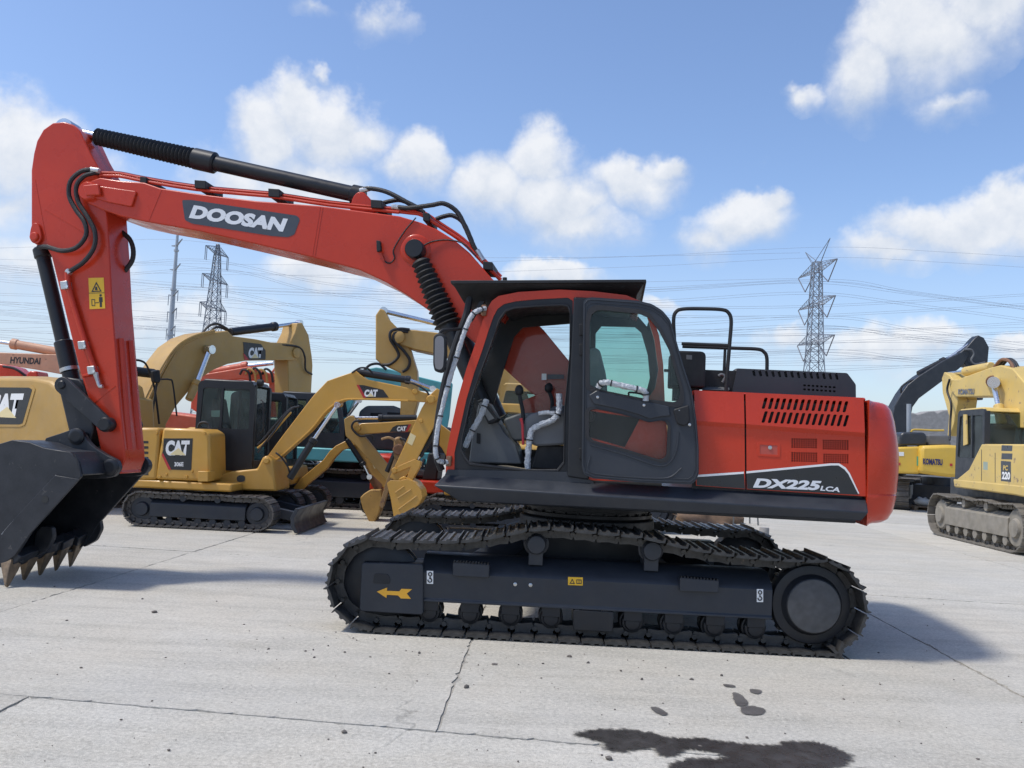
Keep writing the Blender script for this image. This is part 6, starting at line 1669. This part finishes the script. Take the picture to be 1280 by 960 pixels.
# ================================================================== the ground
def ground_mat(name, a, b, joint=False):
    m = bpy.data.materials.new(name); m.use_nodes = True
    nt = m.node_tree; N = nt.nodes; L = nt.links; bs = N['Principled BSDF']
    tc = N.new('ShaderNodeTexCoord'); vec = tc.outputs['Object']
    def noise(sc_, det, ro, off=0, st=None):
        v = vec
        mp = N.new('ShaderNodeMapping'); mp.inputs['Location'].default_value = (off, off * .7, 0); mp.inputs['Rotation'].default_value = (0, 0, .12)
        if st: mp.inputs['Scale'].default_value = st
        L.new(v, mp.inputs[0])
        n = N.new('ShaderNodeTexNoise'); n.inputs['Scale'].default_value = sc_; n.inputs['Detail'].default_value = det; n.inputs['Roughness'].default_value = ro
        L.new(mp.outputs[0], n.inputs['Vector']); return n.outputs[0]
    def rng(x, a0, a1, b0, b1):
        r = N.new('ShaderNodeMapRange'); r.inputs[1].default_value = a0; r.inputs[2].default_value = a1; r.inputs[3].default_value = b0; r.inputs[4].default_value = b1
        L.new(x, r.inputs[0]); return r.outputs[0]
    def mix(f, x, y, bt='MIX'):
        n = N.new('ShaderNodeMix'); n.data_type = 'RGBA'; n.blend_type = bt
        for s, v in ((n.inputs[0], f), (n.inputs[6], x), (n.inputs[7], y)):
            if isinstance(v, float): s.default_value = v
            elif isinstance(v, tuple): s.default_value = (*v, 1)
            else: L.new(v, s)
        return n.outputs[2]
    big = noise(.35, 6, .6); mid = noise(2.2, 9, .65, 4); fine = noise(38, 6, .7, 9); grit = noise(230, 3, .6, 2); streak = noise(1.6, 7, .6, 7, (.35, 2.2, 1))
    c = mix(rng(big, .35, .65, 0, 1), a, b)
    med = noise(11, 7, .7, 21)
    c = mix(rng(med, .5, .7, 0, .35), c, tuple(q * .66 for q in a))
    c = mix(rng(med, .47, .32, 0, .30), c, tuple(min(1, q * 1.25) for q in b))
    c = mix(rng(mid, .40, .72, 0, .35), c, tuple(q * .70 for q in a))
    c = mix(rng(streak, .47, .70, 0, .55), c, tuple(q * .62 for q in a))
    scuff = noise(5, 9, .75, 31, (.18, 2.6, 1))
    c = mix(rng(scuff, .54, .70, 0, .5), c, tuple(q * .60 for q in a))
    c = mix(rng(scuff, .44, .30, 0, .45), c, tuple(min(1, q * 1.22) for q in b))
    hue = noise(.9, 5, .6, 41)
    c = mix(rng(hue, .45, .7, 0, .35), c, (.48, .47, .44))
    c = mix(rng(hue, .5, .3, 0, .30), c, (.52, .46, .37))
    c = mix(rng(fine, .48, .66, 0, .60), c, tuple(min(1, q * 1.22) for q in b))
    c = mix(rng(fine, .46, .32, 0, .60), c, tuple(q * .55 for q in a))
    c = mix(rng(grit, .56, .68, 0, .65), c, tuple(q * .45 for q in a))
    c = mix(rng(grit, .44, .30, 0, .55), c, tuple(min(1, q * 1.3) for q in b))
    # hairline cracks
    wn = N.new('ShaderNodeTexNoise'); wn.inputs['Scale'].default_value = 1.5; wn.inputs['Detail'].default_value = 8; L.new(vec, wn.inputs['Vector'])
    mx = N.new('ShaderNodeVectorMath'); mx.operation = 'MULTIPLY_ADD'; L.new(wn.outputs['Color'], mx.inputs[0]); mx.inputs[1].default_value = (.9, .9, 0); L.new(vec, mx.inputs[2])
    vo = N.new('ShaderNodeTexVoronoi'); vo.feature = 'DISTANCE_TO_EDGE'; vo.inputs['Scale'].default_value = .42; L.new(mx.outputs[0], vo.inputs['Vector'])
    ck = rng(vo.outputs['Distance'], .0, .006, 1, 0)
    cm = rng(noise(.5, 4, .5, 12), .52, .66, 0, .6)
    mm = N.new('ShaderNodeMath'); mm.operation = 'MULTIPLY'; L.new(ck, mm.inputs[0]); L.new(cm, mm.inputs[1]); mm.use_clamp = True
    c = mix(mm.outputs[0], c, tuple(q * .42 for q in a))
    oi = N.new('ShaderNodeObjectInfo')
    hv = N.new('ShaderNodeHueSaturation'); L.new(c, hv.inputs['Color']); L.new(rng(oi.outputs['Random'], 0, 1, .93, 1.05), hv.inputs['Value'])
    L.new(hv.outputs[0], bs.inputs['Base Color'])
    L.new(rng(mid, .3, .7, .78, .95), bs.inputs['Roughness'])
    bs.inputs['Specular IOR Level'].default_value = .3
    ad = N.new('ShaderNodeMath'); ad.operation = 'MULTIPLY_ADD'; L.new(fine, ad.inputs[0]); ad.inputs[1].default_value = .6
    mu = N.new('ShaderNodeMath'); mu.operation = 'MULTIPLY'; L.new(grit, mu.inputs[0]); mu.inputs[1].default_value = .35; L.new(mu.outputs[0], ad.inputs[2])
    s2 = N.new('ShaderNodeMath'); s2.operation = 'SUBTRACT'; L.new(ad.outputs[0], s2.inputs[0]); L.new(mm.outputs[0], s2.inputs[1])
    bp = N.new('ShaderNodeBump'); bp.inputs['Strength'].default_value = .55; bp.inputs['Distance'].default_value = .02
    L.new(s2.outputs[0], bp.inputs['Height']); L.new(bp.outputs[0], bs.inputs['Normal'])
    return m
GA, GB = (.46, .435, .37), (.55, .52, .45)
GM = ground_mat("yard_concrete", GA, GB)
JM = ground_mat("joint_dirt", (.30, .285, .25), (.37, .355, .31))
rg = random.Random(5)
S = 2500
gr = mk('ground', G().add([(-S, -S, -.03), (S, -S, -.03), (S, S, -.03), (-S, S, -.03)], [(0, 1, 2, 3)]), GM, None, WORLD, kind='structure')
jb = mk('joint_bed', G().add([(-45, -8, -.009), (48, -8, -.009), (48, 62, -.009), (-45, 62, -.009)], [(0, 1, 2, 3)]), JM, gr, WORLD)
th = R(-6.5); ox, oy = -.33, 5.06
SW, SH = 4.0, 6.1
for i in range(-9, 12):
    for j in range(-2, 9):
        g = G(); P = []
        k0 = 0 if j >= 0 else 1.55
        cs = [(i * SW, j * SH), ((i + 1) * SW, j * SH), ((i + 1) * SW, (j + 1) * SH), (i * SW, (j + 1) * SH)]
        near = j < 2
        for k in range(4):
            a, b = Vector(cs[k]), Vector(cs[(k + 1) % 4]); n = 110 if near else 10
            mid = (Vector(cs[0]) + Vector(cs[2])) / 2
            d = (b - a).normalized(); inn = Vector((-d.y, d.x))
            w = 0
            for q in range(n):
                t = q / n; w = .75 * w + rg.uniform(-.006, .006)
                e = (.003 if near else .0015) + abs(w) * (1 if near else .4) + (rg.uniform(.008, .03) if rg.random() < .12 else 0)
                # gaps follow one wandering line
                P.append(a + (b - a) * t + inn * e + Vector((k0, 0)))
        V = [(ox + p_.x * math.cos(th) + p_.y * .045, oy + p_.x * math.sin(th) + p_.y) for p_ in P]
        n = len(V)
        dz = rg.uniform(-.002, .002)
        g.add([(x, y_, dz) for x, y_ in V] + [(x, y_, -.02) for x, y_ in V], [tuple(range(n))] + [(k, n + k, n + (k + 1) % n, (k + 1) % n) for k in range(n)])
        mk('concrete_slab', g, GM, gr, WORLD)

# damp oil patches
def stain_mat(name, col, rough):
    m = mat(name, col, rough, var=.35, scale=3, rvar=.22, bump=.3, bscale=60)
    nt = m.node_tree; N = nt.nodes; L = nt.links; bs = N['Principled BSDF']; out = N['Material Output']
    at_ = N.new('ShaderNodeAttribute'); at_.attribute_name = 'wet'
    tc = N.new('ShaderNodeTexCoord')
    n = N.new('ShaderNodeTexNoise'); n.inputs['Scale'].default_value = 34; n.inputs['Detail'].default_value = 8; n.inputs['Roughness'].default_value = .75
    L.new(tc.outputs['Object'], n.inputs['Vector'])
    a = N.new('ShaderNodeMath'); a.operation = 'MULTIPLY_ADD'; L.new(n.outputs[0], a.inputs[0]); a.inputs[1].default_value = 1.3; a.inputs[2].default_value = -.75
    b = N.new('ShaderNodeMath'); b.operation = 'ADD'; L.new(at_.outputs['Fac'], b.inputs[0]); L.new(a.outputs[0], b.inputs[1])
    r = N.new('ShaderNodeMapRange'); r.interpolation_type = 'SMOOTHSTEP'; r.inputs[1].default_value = .15; r.inputs[2].default_value = .75; r.inputs[4].default_value = .93; L.new(b.outputs[0], r.inputs[0])
    tr = N.new('ShaderNodeBsdfTransparent'); mx = N.new('ShaderNodeMixShader')
    L.new(r.outputs[0], mx.inputs[0]); L.new(tr.outputs[0], mx.inputs[1]); L.new(bs.outputs[0], mx.inputs[2]); L.new(mx.outputs[0], out.inputs[0])
    return m
WET = stain_mat("wet_concrete", (.050, .046, .042), .34)
DAMP = stain_mat("damp_concrete", (.10, .092, .085), .75)
def patch(nm, L, m, label, z=.006, amp=.012, grp=None):
    P = [WORLD.gnd(a, b, z) for a, b in L]; n = len(P)
    c = catmull([P[-1]] + P + [P[0], P[1]], 9)[9:9 + 9 * n]
    rr = random.Random(n + int(L[0][0]))
    k = len(c)
    area = sum(c[i].x * c[(i + 1) % k].y - c[(i + 1) % k].x * c[i].y for i in range(k))
    sg = 1 if area > 0 else -1
    rings = []
    for off in (amp * 2.2, 0, -amp * 1.6):
        Q = []
        for i in range(k):
            d_ = (c[(i + 1) % k] - c[i - 1]); d_ = d_.normalized() if d_.length > 1e-6 else Vector((1, 0, 0))
            nn = Vector((d_.y, -d_.x, 0)) * sg
            Q.append((c[i] + nn * (off + rr.gauss(0, amp * .5)), off))
        rings.append(Q)
    V = [(q.x, q.y, z) for r_ in rings for q, o in r_]
    F = [(a * k + i, a * k + (i + 1) % k, (a + 1) * k + (i + 1) % k, (a + 1) * k + i) for a in range(2) for i in range(k)]
    F += [tuple(2 * k + i for i in t) for t in tessellate_polygon([[Vector(V[2 * k + i]) for i in range(k)]])]
    me = bpy.data.meshes.new(nm); me.from_pydata(V, [], F); me.materials.append(m)
    at_ = me.attributes.new('wet', 'FLOAT', 'POINT')
    for i in range(3 * k): at_.data[i].value = (0, .55, 1)[i // k]
    o = bpy.data.objects.new(nm, me); link(o, None, Matrix.Identity(4))
    tag(o, label, 'stain', grp); return o
patch('oil_stain', [(720, 918.5), (740, 912), (772, 911), (806, 914), (841, 922), (870, 922), (912, 927), (960, 931), (992, 926), (1024, 928), (1044, 934), (1064, 944), (1056, 956), (1036, 962), (1000, 978), (920, 985), (850, 975), (836, 958), (849, 950), (873, 947), (904, 947), (902, 943), (883, 938), (859, 936.5), (843, 944.5), (827, 943), (814, 934), (780, 939), (757, 936.5), (752, 927)], WET, 'long dark wet stain on the concrete in front of the red excavator', amp=.022)
patch('oil_stain', [(916, 866), (926, 868), (935, 878), (930, 882), (920, 880)], DAMP, 'small damp spot just above the wider dark blot on the concrete', amp=.005)
patch('oil_stain', [(926, 884), (940, 882), (957, 887), (950, 893), (930, 892)], DAMP, 'wider dark blot between the long wet stain and the black track', amp=.006)
patch('oil_stain', [(813, 884), (822, 884), (834, 891), (829, 894), (818, 889)], DAMP, 'short dark streak alone on the bare concrete before the track', amp=.004)
patch('oil_stain', [(938, 861), (952, 863), (948, 867), (939, 865)], DAMP, 'tiny damp speck behind the small damp spot on the concrete', amp=.003)
patch('oil_stain', [(904, 855), (916, 856), (919, 858.5), (908, 858)], DAMP, 'thin damp dash nearest to the black track on the concrete', amp=.003)

# loose stones and crumbs
g = G()
ico = [(0, 0, 1), (.894, 0, .447), (.276, .851, .447), (-.724, .526, .447), (-.724, -.526, .447), (.276, -.851, .447), (.724, .526, -.447), (-.276, .851, -.447), (-.894, 0, -.447), (-.276, -.851, -.447), (.724, -.526, -.447), (0, 0, -1)]
icf = [(0, 1, 2), (0, 2, 3), (0, 3, 4), (0, 4, 5), (0, 5, 1), (1, 6, 2), (2, 7, 3), (3, 8, 4), (4, 9, 5), (5, 10, 1), (6, 7, 2), (7, 8, 3), (8, 9, 4), (9, 10, 5), (10, 6, 1), (11, 7, 6), (11, 8, 7), (11, 9, 8), (11, 10, 9), (11, 6, 10)]
def stone(x, y_, r):
    s = (rg.uniform(.7, 1.3), rg.uniform(.6, 1.1), rg.uniform(.4, .8)); a = rg.uniform(0, 6.3)
    V = []
    for q in ico:
        k = r * rg.uniform(.75, 1.2); u, v = q[0] * s[0] * k, q[1] * s[1] * k
        V.append((x + u * math.cos(a) - v * math.sin(a), y_ + u * math.sin(a) + v * math.cos(a), max(-.003, q[2] * s[2] * k + r * .3)))
    g.add(V, icf)
for k in range(420):
    if rg.random() < .5: p_ = WORLD.gnd(rg.gauss(560, 170), rg.gauss(808, 30))
    else: p_ = WORLD.gnd(rg.uniform(-60, 1340), 690 + 270 * rg.random() ** .8)
    stone(p_.x, p_.y, min(.03, .002 + rg.expovariate(1 / .0028)))
for px, py, r in ((193, 766, .03), (761, 949, .022), (583, 860, .022), (524, 817, .016), (618, 831, .02), (679, 830, .015), (712, 821, .02), (735, 829, .014), (776, 839, .015), (902, 845, .014), (430, 916, .018), (178, 749, .014)):
    p_ = WORLD.gnd(px, py); stone(p_.x, p_.y, r)
mk('loose_stones', g, mat("dark_grit", (.13, .115, .10), .9, var=.4, scale=30), None, WORLD, kind='stuff', label='scattered dark crumbs and pebbles on the concrete')
